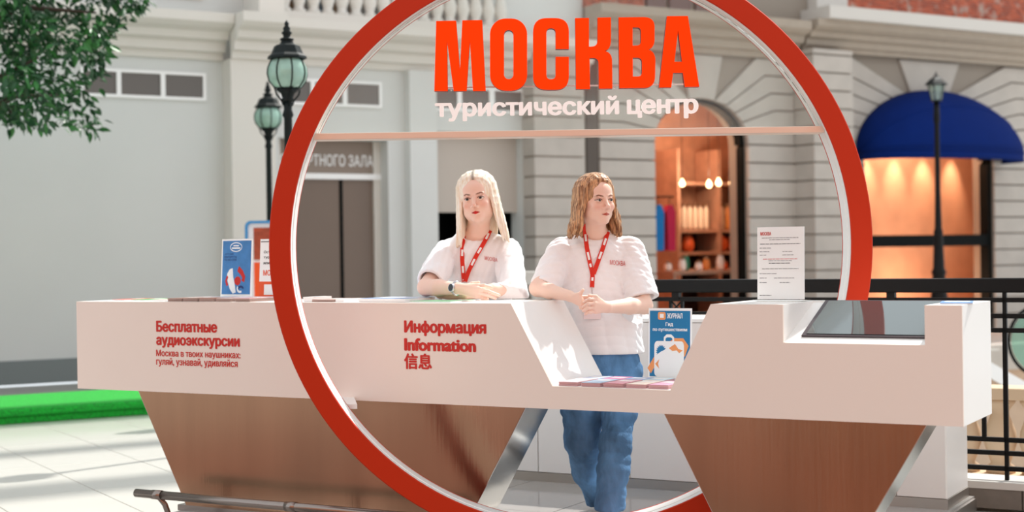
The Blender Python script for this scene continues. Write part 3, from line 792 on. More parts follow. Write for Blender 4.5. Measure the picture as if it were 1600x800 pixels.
# ------------------------------------------------------------------ rear cabinet
cab = thing('rear_cabinet', 'low white cabinet standing behind the two women', 'cabinet', CN(U_CAB1 - 1.5, V_CAB + .2, PZ))
ZC = c_px(1085, 498, V_CAB)[1]; uc0 = c_px(700, 600, V_CAB)[0]
MB().box(CN, uc0, U_CAB1, V_CAB + .012, V_CAB + CAB_D, PZ + .05, ZC - .02).build('body', M['cabinet'], cab, bev=.003)
MB().box(CN, uc0 - .005, U_CAB1 + .005, V_CAB - .005, V_CAB + CAB_D + .005, ZC - .02, ZC).build('worktop', M['white'], cab, bev=.003)
MB().box(CN, uc0 + .02, U_CAB1 + .005, V_CAB + .004, V_CAB + CAB_D, PZ, PZ + .05).build('plinth', M['steel'], cab)
seams = [uc0] + [c_px(x, 690, V_CAB)[0] for x in (841, 984, 1127, 1270, 1400)] + [U_CAB1]
for s0_, s1_ in zip(seams[:-1], seams[1:]):
    MB().box(CN, s0_ + .003, s1_ - .003, V_CAB - .004, V_CAB + .012, PZ + .055, ZC - .024).build('door', M['cabinet'], cab)

# ------------------------------------------------------------------ the big red ring with its sign
YR = 6.45
rc_ = pt(892, 384, YR); RO = 472 / F * YR; RI = 438.5 / F * YR; RT = 0.18
ring = thing('ring_sign', 'huge red ring with white inner rim and glass sign panel', 'sign', Vector((rc_.x, YR, PZ)))
NS = 160
def ring_part(name, prof, m):
    v, f = [], []; n = len(prof)
    for i in range(NS):
        t = 2 * math.pi * i / NS
        for r, y in prof: v.append(rc_ + Vector((r * math.cos(t), y, r * math.sin(t))))
    for i in range(NS):
        k = (i + 1) % NS
        for j in range(n): f.append((i * n + j, i * n + (j + 1) % n, k * n + (j + 1) % n, k * n + j))
    o = mesh_obj(name, v, f, m, ring, smooth=True)
    o.data.polygons.foreach_set('use_smooth', [False] * len(o.data.polygons))
    return o
ring_part('front_face', [(RO - .004, 0), (RI + .003, 0), (RI, .004), (RI, .012), (RO, .012), (RO, .004)], M['red'])
ring_part('inner_rim', [(RI, .013), (RI + .003, .07), (RI + .003, .078), (RI, .08), (RI, RT - .014), (RI + .03, RT - .014), (RI + .03, .013)], M['ringwhite'])
ring_part('outer_rim', [(RI + .031, .013), (RI + .031, RT - .013), (RO - .003, RT - .013), (RO - .003, .013)], M['ringwhite'])
ring_part('back_face', [(RI, RT - .012), (RI, RT), (RO, RT), (RO, RT - .012)], M['red'])
ft = MB()
for s in (-.25, .25): ft.box(XYZ, rc_.x + s - .06, rc_.x + s + .06, YR + .02, YR + RT - .02, PZ + .001, PZ + .045)
# cross bar and glass above it
zb_ = pt(892, 208, YR + .06).z
hw = math.sqrt((RI) ** 2 - (zb_ - rc_.z) ** 2)
MB().box(XYZ, rc_.x - hw - .004, rc_.x + hw + .004, YR + .045, YR + .15, zb_ - .014, zb_ + .014).build('cross_bar', M['bar'], ring, bev=.002)
n = 48; t0 = math.asin((zb_ + .014 - rc_.z) / (RI - .002)); seg = [(rc_.x + (RI - .002) * math.cos(t0 + (math.pi - 2 * t0) * i / n), rc_.z + (RI - .002) * math.sin(t0 + (math.pi - 2 * t0) * i / n)) for i in range(n + 1)]
MB().prism(XYZ, seg, YR + .095, YR + .105).build('glass_panel', M['glass'], ring)
YL = YR + .055
def L3(x, y): return (640 + x / 3.3333, y / 3.3333)
def L7(x, y): return (660 + x / 4.445, 10 + y / 4.445)
def L8(x, y): return (880 + x / 4.445, 10 + y / 4.445)
def rrect(x0, y0, x1, y1, r, n=8):
    P = []
    for cx, cy, a0 in ((x1 - r, y0 + r, -90), (x1 - r, y1 - r, 0), (x0 + r, y1 - r, 90), (x0 + r, y0 + r, 180)):
        for i in range(n + 1):
            a = math.radians(a0 + 90 * i / n); P.append((cx + r * math.cos(a), cy + r * math.sin(a)))
    return P
def qb(p0, c, p1, n=8): return [((1 - t) ** 2 * p0[0] + 2 * t * (1 - t) * c[0] + t * t * p1[0], (1 - t) ** 2 * p0[1] + 2 * t * (1 - t) * c[1] + t * t * p1[1]) for t in [i / n for i in range(n + 1)]]
LM = [[(97, 105), (235, 103), (262, 447), (278, 101), (416, 99), (440, 590), (352, 590), (330, 242), (308, 590), (218, 591), (172, 242), (177, 591), (84, 591)]]
LO = [rrect(470, 88, 727, 588, 108), rrect(567, 168, 632, 508, 32)]
LC = [[(829, 258)] + [p for p in rrect(643, 97, 829, 470, 72)][:9][::-1][0:0] + [(829, 169)] + qb((829, 169), (829, 97), (757, 97)) + qb((715, 97), (643, 97), (643, 169)) + qb((643, 398), (643, 470), (715, 470)) +
      qb((757, 470), (829, 470), (829, 398)) + [(829, 298), (760, 298), (760, 391)] + qb((760, 391), (760, 415), (736, 415)) + qb((736, 415), (712, 415), (712, 391)) +
      qb((712, 174), (712, 150), (736, 150)) + qb((736, 150), (760, 150), (760, 174)) + [(760, 258)]]
LK = [[(82, 85), (178, 84), (178, 283)] + qb((190, 283), (237, 283), (237, 240)) + [(237, 82), (330, 80), (330, 225)] + qb((330, 235), (330, 300), (290, 312)) + qb((290, 314), (338, 325), (338, 385)) +
      [(340, 573), (247, 574), (244, 400)] + qb((244, 400), (243, 362), (208, 362)) + [(182, 362), (185, 577), (88, 577)]]
LB = [[(383, 80), (560, 78)] + qb((560, 78), (632, 80), (632, 145)) + [(632, 225)] + qb((632, 235), (630, 290), (592, 302)) + qb((592, 304), (638, 320), (638, 380)) + [(636, 480)] + qb((636, 490), (632, 568), (560, 569)) + [(388, 571)],
      [(480, 150)] + qb((510, 150), (537, 150), (537, 178)) + qb((537, 245), (537, 275), (508, 275)) + [(480, 276)],
      [(481, 360)] + qb((512, 360), (545, 360), (545, 392)) + qb((545, 458), (545, 490), (512, 490)) + [(482, 490)]]
LA = [[(718, 72), (863, 70), (942, 560), (842, 562), (828, 465), (760, 465), (748, 565), (663, 566)], [(795, 170), (822, 388), (770, 388)]]
def big_letter(loops, cv, ch):
    v, f = curve_fill([[cv(*p) for p in L] for L in loops], extrude=1.0)
    V = [pt(p[0], p[1], YL + (-.016 if p[2] < 0 else .022)) for p in v]
    # keep the returns parallel to the ring axis
    V2 = []
    for p in v:
        w = pt(p[0], p[1], YL); V2.append(Vector((w.x, YL + (-.016 if p[2] < 0 else .022), w.z)))
    o = mesh_obj('letter', V2, f, M['letter_red'], ring)
    o['label'] = 'orange-red letter ' + ch
    o.data.materials.append(M['letter_edge'])
    for p in o.data.polygons:
        if abs(p.normal.y) < 0.5: p.material_index = 1
for ch, L, cv in (('М', LM, L7), ('О', LO, L7), ('С', LC, L3), ('К', LK, L8), ('В', LB, L8), ('А', LA, L8)): big_letter(L, cv, ch)
def small_word(body, x0, x1, yb, yt):
    p0 = pt(x0, yb, YL); p1 = pt(x1, yt, YL)
    v0, f0 = text_flat(body, 0.0, 0.02); n = len(v0); w = .038
    sh = [(w * math.cos(a), w * math.sin(a) * .5) for a in [math.pi * i / 4 for i in range(8)]]
    v = np.concatenate([v0 + np.array((dx, dy, (1 + .0) * 0)) for dx, dy in sh]); f = [tuple(i + k * n for i in q) for k in range(8) for q in f0]
    lo, hi = v.min(0), v.max(0)
    V = [Vector((p0.x + (p[0] - lo[0]) / (hi[0] - lo[0]) * (p1.x - p0.x), YL + (.012 if p[2] < 0 else -.006) - 2e-5 * (i_ // n), p0.z + (p[1] - lo[1]) / (hi[1] - lo[1]) * (p1.z - p0.z))) for i_, p in enumerate(v)]
    mesh_obj('lettering', V, f, M['letter_white'], ring, recalc=False)
small_word('туристический', 680, 967, 190, 149.5); small_word('центр', 980, 1091, 186, 154)
zc = pt(885, 134.5, YL + .03).z
MB().tube([Vector((pt(690, 136, YL + .03).x, YL + .03, zc)), Vector((pt(1085, 132, YL + .03).x, YL + .03, zc))], .0035, 6).build('letter_rail', M['ringwhite'], ring)
for px in (705, 800, 880, 960, 1030):
    xx = pt(px, 140, YL + .03).x
    MB().tube([Vector((xx, YL + .015, zc - .01)), Vector((xx, YR + .1, zc - .01))], .004, 6).build('stand_off', M['ringwhite'], ring)
ft.build('foot', M['steel'], ring)
# bracket that ties the ring to the counter
pz0 = c_px(556, 628)[1]; ub = c_px(556, 628)[0]
e0 = CN(ub, -.012, pz0 + .022); e1 = CN(ub - .10, -.012, pz0 + .022)
f0 = pt(558, 629, YR + RT + .02); f1 = pt(520, 629, YR + RT + .02)
MB().raw([e0, e1, Vector((f1.x, f1.y, e0.z)), Vector((f0.x, f0.y, e0.z))] + [p - Vector((0, 0, .02)) for p in (e0, e1, Vector((f1.x, f1.y, e0.z)), Vector((f0.x, f0.y, e0.z)))],
         [(0, 1, 2, 3), (7, 6, 5, 4), (0, 4, 5, 1), (1, 5, 6, 2), (2, 6, 7, 3), (3, 7, 4, 0)]).build('bracket', M['white'], counter)

# ------------------------------------------------------------------ black railing on its granite curb
def RN(u, v, z): return CN(u, V_RAIL + v, z)
def ru(px, py=450): return c_px(px, py, V_RAIL)[0]
cb = MB().box(RN, U_RAIL0 - .1, ru(2100), -.09, .16, 0, 0.10); curb = cb.build('trim_7', M['granite']); curb['kind'] = 'structure'; curb['label'] = 'granite curb under the black railing'
x = U_RAIL0 - .1
while x < ru(1900):
    MB().box(RN, x + .003, x + .42, -.105, -.09, 0, .10).build('curb_slab', M['granite'], curb); x += .425
MB().box(RN, U_RAIL0 - .12, ru(2100), -.11, .17, .10, .135).build('coping', M['ledge'], curb)
rail = thing('railing', 'black iron railing with straight bars behind the kiosk', 'railing', RN(ru(1300), 0, .135))
RZ = 1.182
uL, uR = U_RAIL0, ru(1850)
MB().box(RN, uL, uR, -.035, .035, RZ - .075, RZ).build('top_rail', M['black'], rail, bev=.008)
for z_ in (1.068, .985, .911, .343, .274, .194):
    MB().box(RN, uL, uR, -.012, .012, z_ - .012, z_ + .012).build('rail', M['black'], rail)
x = ru(1571, 600); sp_ = abs(ru(1571, 600) - ru(1537, 600)); x -= math.floor((x - uL) / sp_) * sp_
bar_me = None
while x < uR:
    o = MB().box(RN, x - .011, x + .011, -.009, .009, .343, .911).build('bar', M['black'], rail) if bar_me is None else None
    if o is None:
        o = bpy.data.objects.new('bar', bar_me[0]); C.objects.link(o); o.parent = rail
        o.location = bar_me[1] + cU * (x - bar_me[2])
    else: bar_me = (o.data, Vector(o.location), x)
    x += sp_
x = ru(1057, 470); w_ = .036
while x - 1.25 > uL: x -= 1.25
while x < uR:
    q = MB()
    for s in (-1, 1): q.box(RN, x + s * w_ - .008, x + s * w_ + .008, -.01, .01, .985, 1.068)
    q.tube([RN(x - w_, 0, .99), RN(x + w_, 0, 1.06)], .005, 6); q.tube([RN(x + w_, 0, .99), RN(x - w_, 0, 1.06)], .005, 6)
    q.build('cross_ornament', M['black'], rail)
    MB().box(RN, x - .022, x + .022, -.02, .02, 1.068, RZ - .07).build('riser', M['black'], rail)
    MB().box(RN, x + .58, x + .60, -.012, .012, .135, RZ - .07).build('post', M['black'], rail)
    x += 1.25

# ------------------------------------------------------------------ escalator and lower hall seen through the railing
wl2 = MB().box(WN, wa(925), wa(1900), 2.45, 2.55, -4.4, -.35).build('wall_lower', M['sand']); wl2['kind'] = 'structure'
YE = 15.0
def EN(x, d, z): return Vector((x, YE + d, z))
ec = pt(1634, 532, YE); er = 58 / F * YE
esc = thing('escalator', 'escalator balustrade of green glass with a black handrail', 'escalator', Vector((ec.x + 1.5, YE, -4.4)))
drop = 0.62
prof_ = [(ec.x + er * .93 * math.cos(math.radians(a)), ec.z + er * .93 * math.sin(math.radians(a))) for a in range(90, 281, 10)]
prof_ += [(ec.x + 5.0, ec.z - er - 5.0 * drop), (ec.x + 5.0, ec.z + er - 4.6 * drop)]
MB().prism(EN, prof_, -.012, .012).build('glass_panel', glass_mat('green_glass', (200, 228, 216), .12, .2), esc)
hp = [EN(ec.x + er * math.cos(math.radians(a)), 0, ec.z + er * math.sin(math.radians(a))) for a in range(280, 89, -10)] + [EN(ec.x + .5, 0, ec.z + er), EN(ec.x + 5.0, 0, ec.z + er - 4.6 * drop)]
MB().tube(hp, .017, 8).build('handrail', M['frame_dark'], esc, smooth=True)
MB().raw(*(lambda q: (q.v, q.f))(MB().prism(EN, [(ec.x - .9, ec.z - er + .36), (ec.x - .9, ec.z - er + .2), (ec.x + 5, ec.z - er - 5.3 * drop), (ec.x + 5, ec.z - er - 5.0 * drop)], -.06, .06))).build('skirt', M['ringwhite'], esc)
MB().prism(EN, [(ec.x - .9, ec.z - er + .2), (ec.x + 5, ec.z - er - 5.3 * drop), (ec.x + 5, -4.4), (ec.x - .9, -4.4)], .0, 1.3).build('truss_panel', M['sand'], esc)
# stone balustrade just behind the railing
def BNV(u, v, z): return CN(u, V_RAIL + 1.15 + v, z)
def bu(px, py=680): return c_px(px, py, V_RAIL + 1.15)[0]
z0_ = c_px(1560, 738, V_RAIL + 1.15)[1]; z1_ = c_px(1560, 622, V_RAIL + 1.15)[1]; hgt = z1_ - z0_
lb = thing('stone_balustrade', 'beige stone balustrade standing behind the black railing', 'balustrade', BNV(bu(1560), 0, z0_))
pf = [(.075, .0), (.075, .05), (.05, .08), (.06, .12), (.085, .24), (.08, .34), (.05, .46), (.046, .5), (.065, .54), (.08, .57), (.08, .6)]
pf = [(r * 1.12, h / .6 * hgt) for r, h in pf]
mb_ = mat('beige_stone', (206, 178, 146), 0.8)
k = 0; x = bu(1508)
while x < bu(1900):
    MB().lathe(BNV(x, 0, z0_), pf, 14).build('baluster', mb_, lb, smooth=True); x += .205
MB().box(BNV, bu(1440), bu(1900), -.12, .12, z1_, z1_ + .07).build('handrail', mb_, lb, bev=.01)
MB().box(BNV, bu(1440), bu(1900), -.14, .14, z0_ - .4, z0_).build('base_wall', mb_, lb)
# pale balustrade glimpsed between the two women
def GN(u, v, z): return CN(u, V_RAIL + 2.9 + v, z)
def gu(px, py=440): return c_px(px, py, V_RAIL + 2.9)[0]
gz1 = c_px(815, 424, V_RAIL + 2.9)[1]
pb_ = thing('pale_balustrade', 'pale stone balustrade glimpsed between the two women', 'balustrade', GN(gu(815), 0, 0))
MB().box(GN, gu(770), gu(900), -.12, .12, gz1 - .11, gz1).build('handrail', M['ledge'], pb_, bev=.01)
MB().box(GN, gu(770), gu(900), -.12, .12, 0.001, .5).build('base_wall', M['ledge'], pb_)
x = gu(775); hb = gz1 - .11 - .5
while x < gu(895):
    MB().lathe(GN(x, 0, .5), [(r * .95, h / .6 * hb) for r, h in ((.075, .0), (.075, .05), (.05, .08), (.085, .24), (.05, .46), (.065, .54), (.08, .6))], 12).build('baluster', M['ledge'], pb_, smooth=True); x += .2
# ------------------------------------------------------------------ acrylic sign holders
def holder(name, label, u, v, z, W, H, paint, tilt=0.07, turn=0.0, m_paper=None):
    """upright sheet holder; paint(PF, part) adds the print. PF(x, d, y): x,y in 0..1 over the sheet, d metres in front"""
    base = CN(u + W / 2, v, z + .001)
    t = thing(name, label, 'sign', base)
    ex = cU * math.cos(turn) + cN * math.sin(turn); en = -cN * math.cos(turn) + cU * math.sin(turn)
    up = (Vector((0, 0, 1)) * math.cos(tilt) - en * math.sin(tilt))
    nn = ex.cross(up); nn = nn if nn.dot(en) > 0 else -nn
    def PW(x, d, y): return base + ex * (x - W / 2) + up * (y + .008) + nn * d
    def PF(x, d, y): return PW(x * W, d + .0042, y * H)
    MB().box(PW, -.004, W + .004, -.003, -.001, -.004, H + .004).build('back_sheet', M['acrylic'], t)
    MB().box(PW, -.004, W + .004, .006, .0075, -.004, H + .004).build('front_sheet', M['acrylic'], t)
    MB().box(lambda x, d, y: base + ex * (x - W / 2) + en * d + Vector((0, 0, y)), -.012, W + .012, -.04, .03, 0, .007).build('foot', M['acrylic'], t, bev=.002)
    sh = MB().box(PW, 0, W, -.001, .004, 0, H).build('sheet', m_paper or M['paper'], t)
    cnt = [0.0]
    def rect(nm, x0, y0, x1, y1, m, lvl=1): return MB().box(PF, x0, x1, .0001 * lvl, .0001 * lvl + .00005, y0, y1).build(nm, m, sh)
    def poly(nm, pts, m, lvl=2): return MB().prism(PF, pts, .0001 * lvl, .0001 * lvl + .00005).build(nm, m, sh)
    def text(body, x0, y0, x1, y1, m, w=.02, lvl=4): return lettering('lettering', body, PF, x0, y0, x1, y1, m, sh, w, d=.0001 * lvl)
    paint(rect, poly, text)
    return t
def ell(cx, cy, rx, ry, n=24, a0=0, a1=360): return [(cx + rx * math.cos(math.radians(a0 + (a1 - a0) * i / n)), cy + ry * math.sin(math.radians(a0 + (a1 - a0) * i / n))) for i in range(n if a1 - a0 >= 360 else n + 1)]
def band(path, w):
    L, R = [], []
    for i, p in enumerate(path):
        a = path[max(i - 1, 0)]; b_ = path[min(i + 1, len(path) - 1)]; dx, dy = b_[0] - a[0], b_[1] - a[1]; l = math.hypot(dx, dy) or 1
        L.append((p[0] - dy / l * w, p[1] + dx / l * w)); R.append((p[0] + dy / l * w, p[1] - dx / l * w))
    return L + R[::-1]

def paint_kids(rect, poly, text):
    rect('print_field', .035, .05, .965, .97, M['poster_blue'])
    poly('print_oval', band(ell(.47, .86, .19, .075, 24, 0, 359.9), .008), M['print_white'], 3)
    rect('print_bar', .38, .872, .56, .895, M['print_white'], 3); rect('print_bar', .33, .83, .61, .855, M['print_white'], 3)
    text('ДЕТСКИЕ', .10, .72, .40, .755, M['navy']); text('МАРШРУТЫ', .10, .675, .50, .71, M['navy']); text('ПО МОСКВЕ', .10, .625, .50, .66, M['navy'])
    poly('print_shape', [(.20, .40), (.28, .48), (.38, .50), (.40, .36), (.46, .22), (.50, .08), (.40, .06), (.30, .14), (.22, .28)], M['print_white'], 3)
    poly('print_shape', band([(.22, .36), (.17, .28), (.22, .20)], .03), M['print_red'], 4)
    poly('print_ball', ell(.55, .28, .105, .075), M['print_red'], 5)
    poly('print_shape', band([(.56, .49), (.68, .42), (.75, .34), (.72, .27)], .05), M['print_red'], 4)
    poly('print_shape', band(ell(.66, .13, .09, .05, 14, 20, 200), .02), M['navy'], 4)
    poly('print_shape', band(ell(.64, .15, .09, .06, 14, 150, 300), .02), M['print_white'], 5)
uq, _ = c_px(345, 460, .43)
holder('sign_holder', 'acrylic stand with a blue poster of red and white shapes', uq, .43, ZT, .205, .306, paint_kids)

def paint_orange(rect, poly, text):
    rect('print_field', .0, .0, 1, .27, M['poster_orange'])
    rect('print_square', .16, .04, .56, .22, M['print_white'], 2)
    rect('print_bar', .02, .945, .98, .965, M['print_grey'])
    text('Оставьте', .12, .755, .62, .80, M['print_black'], .03); text('туристам', .12, .655, .66, .70, M['print_black'], .03); text('или ваш', .12, .565, .58, .605, M['print_black'], .03)
    text('МОСКВА', .12, .37, .78, .47, M['poster_orange'], .03)
uq, _ = c_px(405, 460, .43)
holder('sign_holder', 'acrylic stand with a white and orange leaflet beside the red ring', uq, .43, ZT, .205, .302, paint_orange)

def paint_doc(rect, poly, text):
    text('МОСКВА', .07, .885, .30, .935, M['print_red'], .04)
    for y, x0, x1, m in ((.845, .10, .88, 'print_grey'), (.82, .26, .70, 'print_grey'), (.762, .06, .92, 'print_black'), (.705, .05, .30, 'print_grey'), (.655, .05, .26, 'print_grey'),
                         (.655, .54, .76, 'print_grey'), (.608, .05, .20, 'print_grey'), (.608, .54, .78, 'print_grey'), (.552, .12, .86, 'print_red'), (.528, .24, .74, 'print_grey'), (.495, .25, .72, 'print_black'),
                         (.418, .10, .88, 'print_grey'), (.35, .05, .42, 'print_grey'), (.29, .05, .20, 'print_grey'), (.29, .36, .80, 'print_grey'), (.228, .05, .20, 'print_grey'), (.228, .48, .70, 'print_grey'), (.05, .05, .30, 'print_grey')):
        x = x0
        while x < x1 - .01:       # broken into word-long dashes, too small to read
            w = min(RNG.uniform(.04, .11), x1 - x); rect('print_line', x, y, x + w, y + .0085, M[m], 1); x += w + .012
uq, _ = c_px(1184, 465, .33)
holder('sign_holder', 'acrylic stand with a white printed notice beside the touch screen', uq, .33, ZT, .205, .304, paint_doc, tilt=.03)

def paint_trip(rect, poly, text):
    rect('print_field', .03, .02, .97, .965, M['poster_teal'])
    poly('print_logo', rrect(.22, .835, .40, .945, .03), M['orange'], 2); rect('print_bar', .265, .862, .355, .92, M['print_white'], 3)
    text('ЖУРНАЛ', .435, .855, .79, .93, M['print_white'], .035)
    text('Гид', .40, .735, .575, .80, M['print_white'], .03); text('по путешествиям', .10, .66, .90, .71, M['print_white'], .03)
    poly('print_band', band([(.02, .10), (.16, .25), (.40, .42), (.62, .52), (.80, .52), (.88, .46), (.82, .36), (.70, .33)], .055), M['orange'], 2)
    poly('print_handle', band([(.38, .52), (.38, .575), (.43, .605), (.53, .605), (.58, .575), (.58, .52)], .022), M['print_white'], 3)
    poly('print_case', rrect(.14, .02, .83, .53, .07), M['print_white'], 4)
    poly('print_fan', [(.30, .38)] + [(.30 + (.125 if i % 2 else .09) * math.cos(math.radians(20 + 10 * i)), .38 + (.10 if i % 2 else .075) * math.sin(math.radians(20 + 10 * i))) for i in range(20)], M['poster_teal'], 6)
    poly('print_star', [(.48, .43), (.62, .49), (.70, .42), (.80, .40), (.72, .36), (.66, .40), (.56, .39)], M['orange'], 6)
    poly('print_star', [(.16, .20), (.26, .27), (.23, .20), (.26, .13)], M['orange'], 6)
uq, _ = c_px(1013, 560, .43)
holder('sign_holder', 'acrylic stand with a teal travel guide poster in the counter dip', uq, .43, ZL, .207, .310, paint_trip, tilt=.05)

# ------------------------------------------------------------------ leaflets and brochures
COVERS = {}
def cover(rgb):
    if rgb not in COVERS: COVERS[rgb] = mat('cover_%d_%d_%d' % rgb, rgb, 0.35, var=0.15, vscale=30)
    return COVERS[rgb]
def stack(u, v, z, w, d, h, rgb, label, group, edge='pages', turn=0.0, cat='brochures'):
    base = CN(u + w / 2, v + d / 2, z + .0008); t = thing('brochure_stack', label, cat, base, group)
    ca, sa = math.cos(turn), math.sin(turn)
    def BN(a, b_, c): return base + cU * (a * ca - b_ * sa) + cN * (a * sa + b_ * ca) + Vector((0, 0, c))
    q = MB(); n = max(2, int(h / .004)); r = random.Random(int(u * 1000))
    for i in range(n):
        jx, jy = r.uniform(-.0016, .0016), r.uniform(-.002, .002)
        q.box(BN, -w / 2 + jx, w / 2 + jx, -d / 2 + jy, d / 2 + jy, h * i / n, h * (i + 1) / n - .0004)
    q.build('pages', M[edge], t)
    MB().box(BN, -w / 2, w / 2, -d / 2, d / 2, h, h + .0012).build('top_cover', cover(rgb), t)
    MB().box(BN, -w / 2 + .012, w / 2 - .012, d * .05, d * .3, h + .0012, h + .0016).build('cover_print', cover((245, 240, 236)), t)
    return t
xs = (871, 906, 941, 976, 1011)
cols = ((246, 222, 228), (186, 212, 236), (238, 164, 178), (246, 228, 214), (242, 176, 204))
nms = ('pale pink', 'light blue', 'rose', 'cream', 'hot pink')
for px, rgb, nm in zip(xs, cols, nms):
    uu = c_px(px + 3, 604, .02)[0]
    stack(uu, .015, ZL, .090, .20, .016, rgb, 'front brochure stack with a %s cover in the counter dip' % nm, 'brochures in the counter dip', 'pink_pages')
for px, rgb, nm in zip((908, 940, 972, 1004), ((190, 206, 236), (216, 130, 170), (150, 176, 222), (196, 226, 236)), ('lilac blue', 'mauve', 'periwinkle', 'ice blue')):
    uu = c_px(px, 600, .25)[0]
    stack(uu, .222, ZL, .092, .165, .012, rgb, 'rear brochure stack with a %s cover in the counter dip' % nm, 'brochures in the counter dip', 'pink_pages')
for px, rgb, nm in zip((262, 286, 311, 338, 367), ((200, 150, 130), (176, 132, 112), (190, 120, 100), (214, 196, 190), (206, 150, 150)), ('tan', 'brown', 'rust', 'pale grey', 'dusty rose')):
    uu = c_px(px, 469, .02)[0]
    stack(uu, .02, ZT, .093, .20, .015, rgb, 'brochure stack with a %s cover on the counter end' % nm, 'brochures on the left counter end')
for px, rgb, nm in zip((296, 322, 348, 374, 400), ((240, 226, 232), (176, 206, 230), (238, 206, 222), (250, 226, 236), (170, 206, 226)), ('blush', 'sky blue', 'light pink', 'rosy white', 'powder blue')):
    uu = c_px(px, 466, .24)[0]
    stack(uu, .235, ZT, .092, .15, .013, rgb, 'low brochure stack with a %s cover before the poster stands' % nm, 'brochures on the left counter end', 'paper')
for px, w, rgb, nm in ((176, .10, (222, 96, 76), 'red and white'), (206, .11, (60, 176, 84), 'bright green'), (238, .09, (244, 224, 216), 'cream')):
    uu = c_px(px, 469, .08)[0]
    stack(uu, .08, ZT, w, .20, .006, rgb, 'thin %s magazine lying flat on the counter end' % nm, 'magazines on the left counter end', 'paper', turn=-.12)
for px, w, d, h, rgb, nm, e in ((474, .05, .16, .022, (246, 244, 242), 'small white booklet stack just inside the ring', 'paper'), (488, .13, .20, .011, (214, 180, 172), 'low stack of dusty pink booklets inside the ring', 'pages'),
                                (524, .05, .18, .012, (250, 248, 246), 'low stack of white booklets inside the ring', 'paper'),
                                (560, .26, .26, .016, (150, 180, 226), 'stack of blue and white magazines on the counter inside the ring', 'paper'),
                                (640, .22, .22, .005, (110, 190, 140), 'thin green magazine under the elbow of the blonde woman', 'paper')):
    uu = c_px(px, 468, .04)[0]
    stack(uu, .04, ZT, w, d, h, rgb, nm, 'booklets inside the ring', e)
uu = c_px(1462, 476, .1)[0]
stack(uu, .08, ZT, .12, .22, .004, (90, 150, 220), 'thin blue leaflet lying to the right of the touch screen', 'leaflets by the touch screen', 'paper', turn=.2)

# ------------------------------------------------------------------ street lamps
def globe_lamp(cx, cy, Y, ground, label):
    c = pt(cx, cy, Y); base = Vector((c.x, Y, ground)); k = 1.0
    t = thing('street_lamp', label, 'lamp', base, 'green globe street lamps')
    zc = c.z                                     # middle of the globe
    P = lambda h: Vector((c.x, Y, zc + h))
    gl = [(.055, -.105), (.10, -.095), (.135, -.05), (.147, 0), (.142, .045), (.122, .09), (.105, .112)]
    MB().lathe(P(0), gl, 24).build('globe', M['lampglass'], t, smooth=True)
    for i in range(8):
        a = 2 * math.pi * (i + .5) / 8
        MB().tube([P(h) + Vector((math.cos(a), math.sin(a), 0)) * (r + .002) for r, h in gl], .0055, 6).build('rib', M['green_iron'], t, smooth=True)
    MB().lathe(P(0), [(.12, .108), (.145, .112), (.142, .13), (.118, .15), (.095, .205), (.05, .225), (.045, .24)], 8).build('cap', M['green_iron'], t)
    MB().lathe(P(0), [(.035, .238), (.052, .25), (.048, .262), (.026, .27), (.03, .29), (.04, .30), (.024, .318), (.028, .335), (.014, .355), (.018, .37), (.004, .395)], 14).build('finial', M['green_iron'], t, smooth=True)
    MB().lathe(P(0), [(.07, -.105), (.085, -.115), (.05, -.14), (.04, -.175), (.05, -.185), (.04, -.2)], 16).build('cup', M['green_iron'], t, smooth=True)
    for i in range(4):
        a = math.pi / 2 * i + .5; d = Vector((math.cos(a), math.sin(a), 0))
        MB().tube([P(-.10) + d * .10, P(-.15) + d * .085, P(-.19) + d * .05, P(-.23) + d * .032], .007, 6).build('scroll', M['green_iron'], t, smooth=True)
    hz = zc - .2 - ground
    MB().lathe(base, [(.13, 0), (.13, .06), (.10, .1), (.09, .5), (.06, .58), (.05, .62), (.034, .8), (.03, hz - .12), (.042, hz - .1), (.03, hz - .06), (.034, hz)], 16).build('post', M['green_iron'], t, smooth=True)
globe_lamp(449, 116, 11.0, 0.0, 'nearer dark green street lamp with a fluted globe beside the ring')
globe_lamp(419, 185, 15.9, 0.0, 'farther dark green street lamp with a fluted globe half behind its neighbour')
# slim lantern before the blue awning
Y = 20.6; c = pt(1463, 140, Y); base = Vector((c.x, Y, 0.0))
t = thing('lantern_post', 'tall slim black lantern post standing before the blue awning', 'lamp', base)
P = lambda h: Vector((c.x, Y, c.z + h))
MB().lathe(P(0), [(.07, -.15), (.075, -.145), (.11, .06), (.11, .065)], 6).build('glass', glass_mat('lantern_glass', (215, 235, 228), .2, .3), t)
for i in range(6):
    a = 2 * math.pi * i / 6; d = Vector((math.cos(a), math.sin(a), 0))
    MB().tube([P(-.15) + d * .072, P(.065) + d * .113], .008, 6).build('glazing_bar', M['green_iron'], t)
MB().lathe(P(0), [(.15, .062), (.16, .07), (.10, .13), (.05, .17), (.03, .175), (.035, .19), (.012, .21), (.004, .25)], 6).build('cap', M['green_iron'], t)
MB().lathe(P(0), [(.02, -.17), (.08, -.16), (.08, -.15)], 8).build('cup', M['green_iron'], t)
hz = c.z - .17
MB().lathe(base, [(.2, 0), (.2, .12), (.15, .2), (.12, .6), (.085, .95), (.105, 1.0), (.08, 1.05), (.06, 1.5), (.065, 1.55), (.05, 1.6), (.038, 2.1), (.034, hz - .3), (.046, hz - .25), (.036, hz)], 14).build('post', M['black'], t, smooth=True)

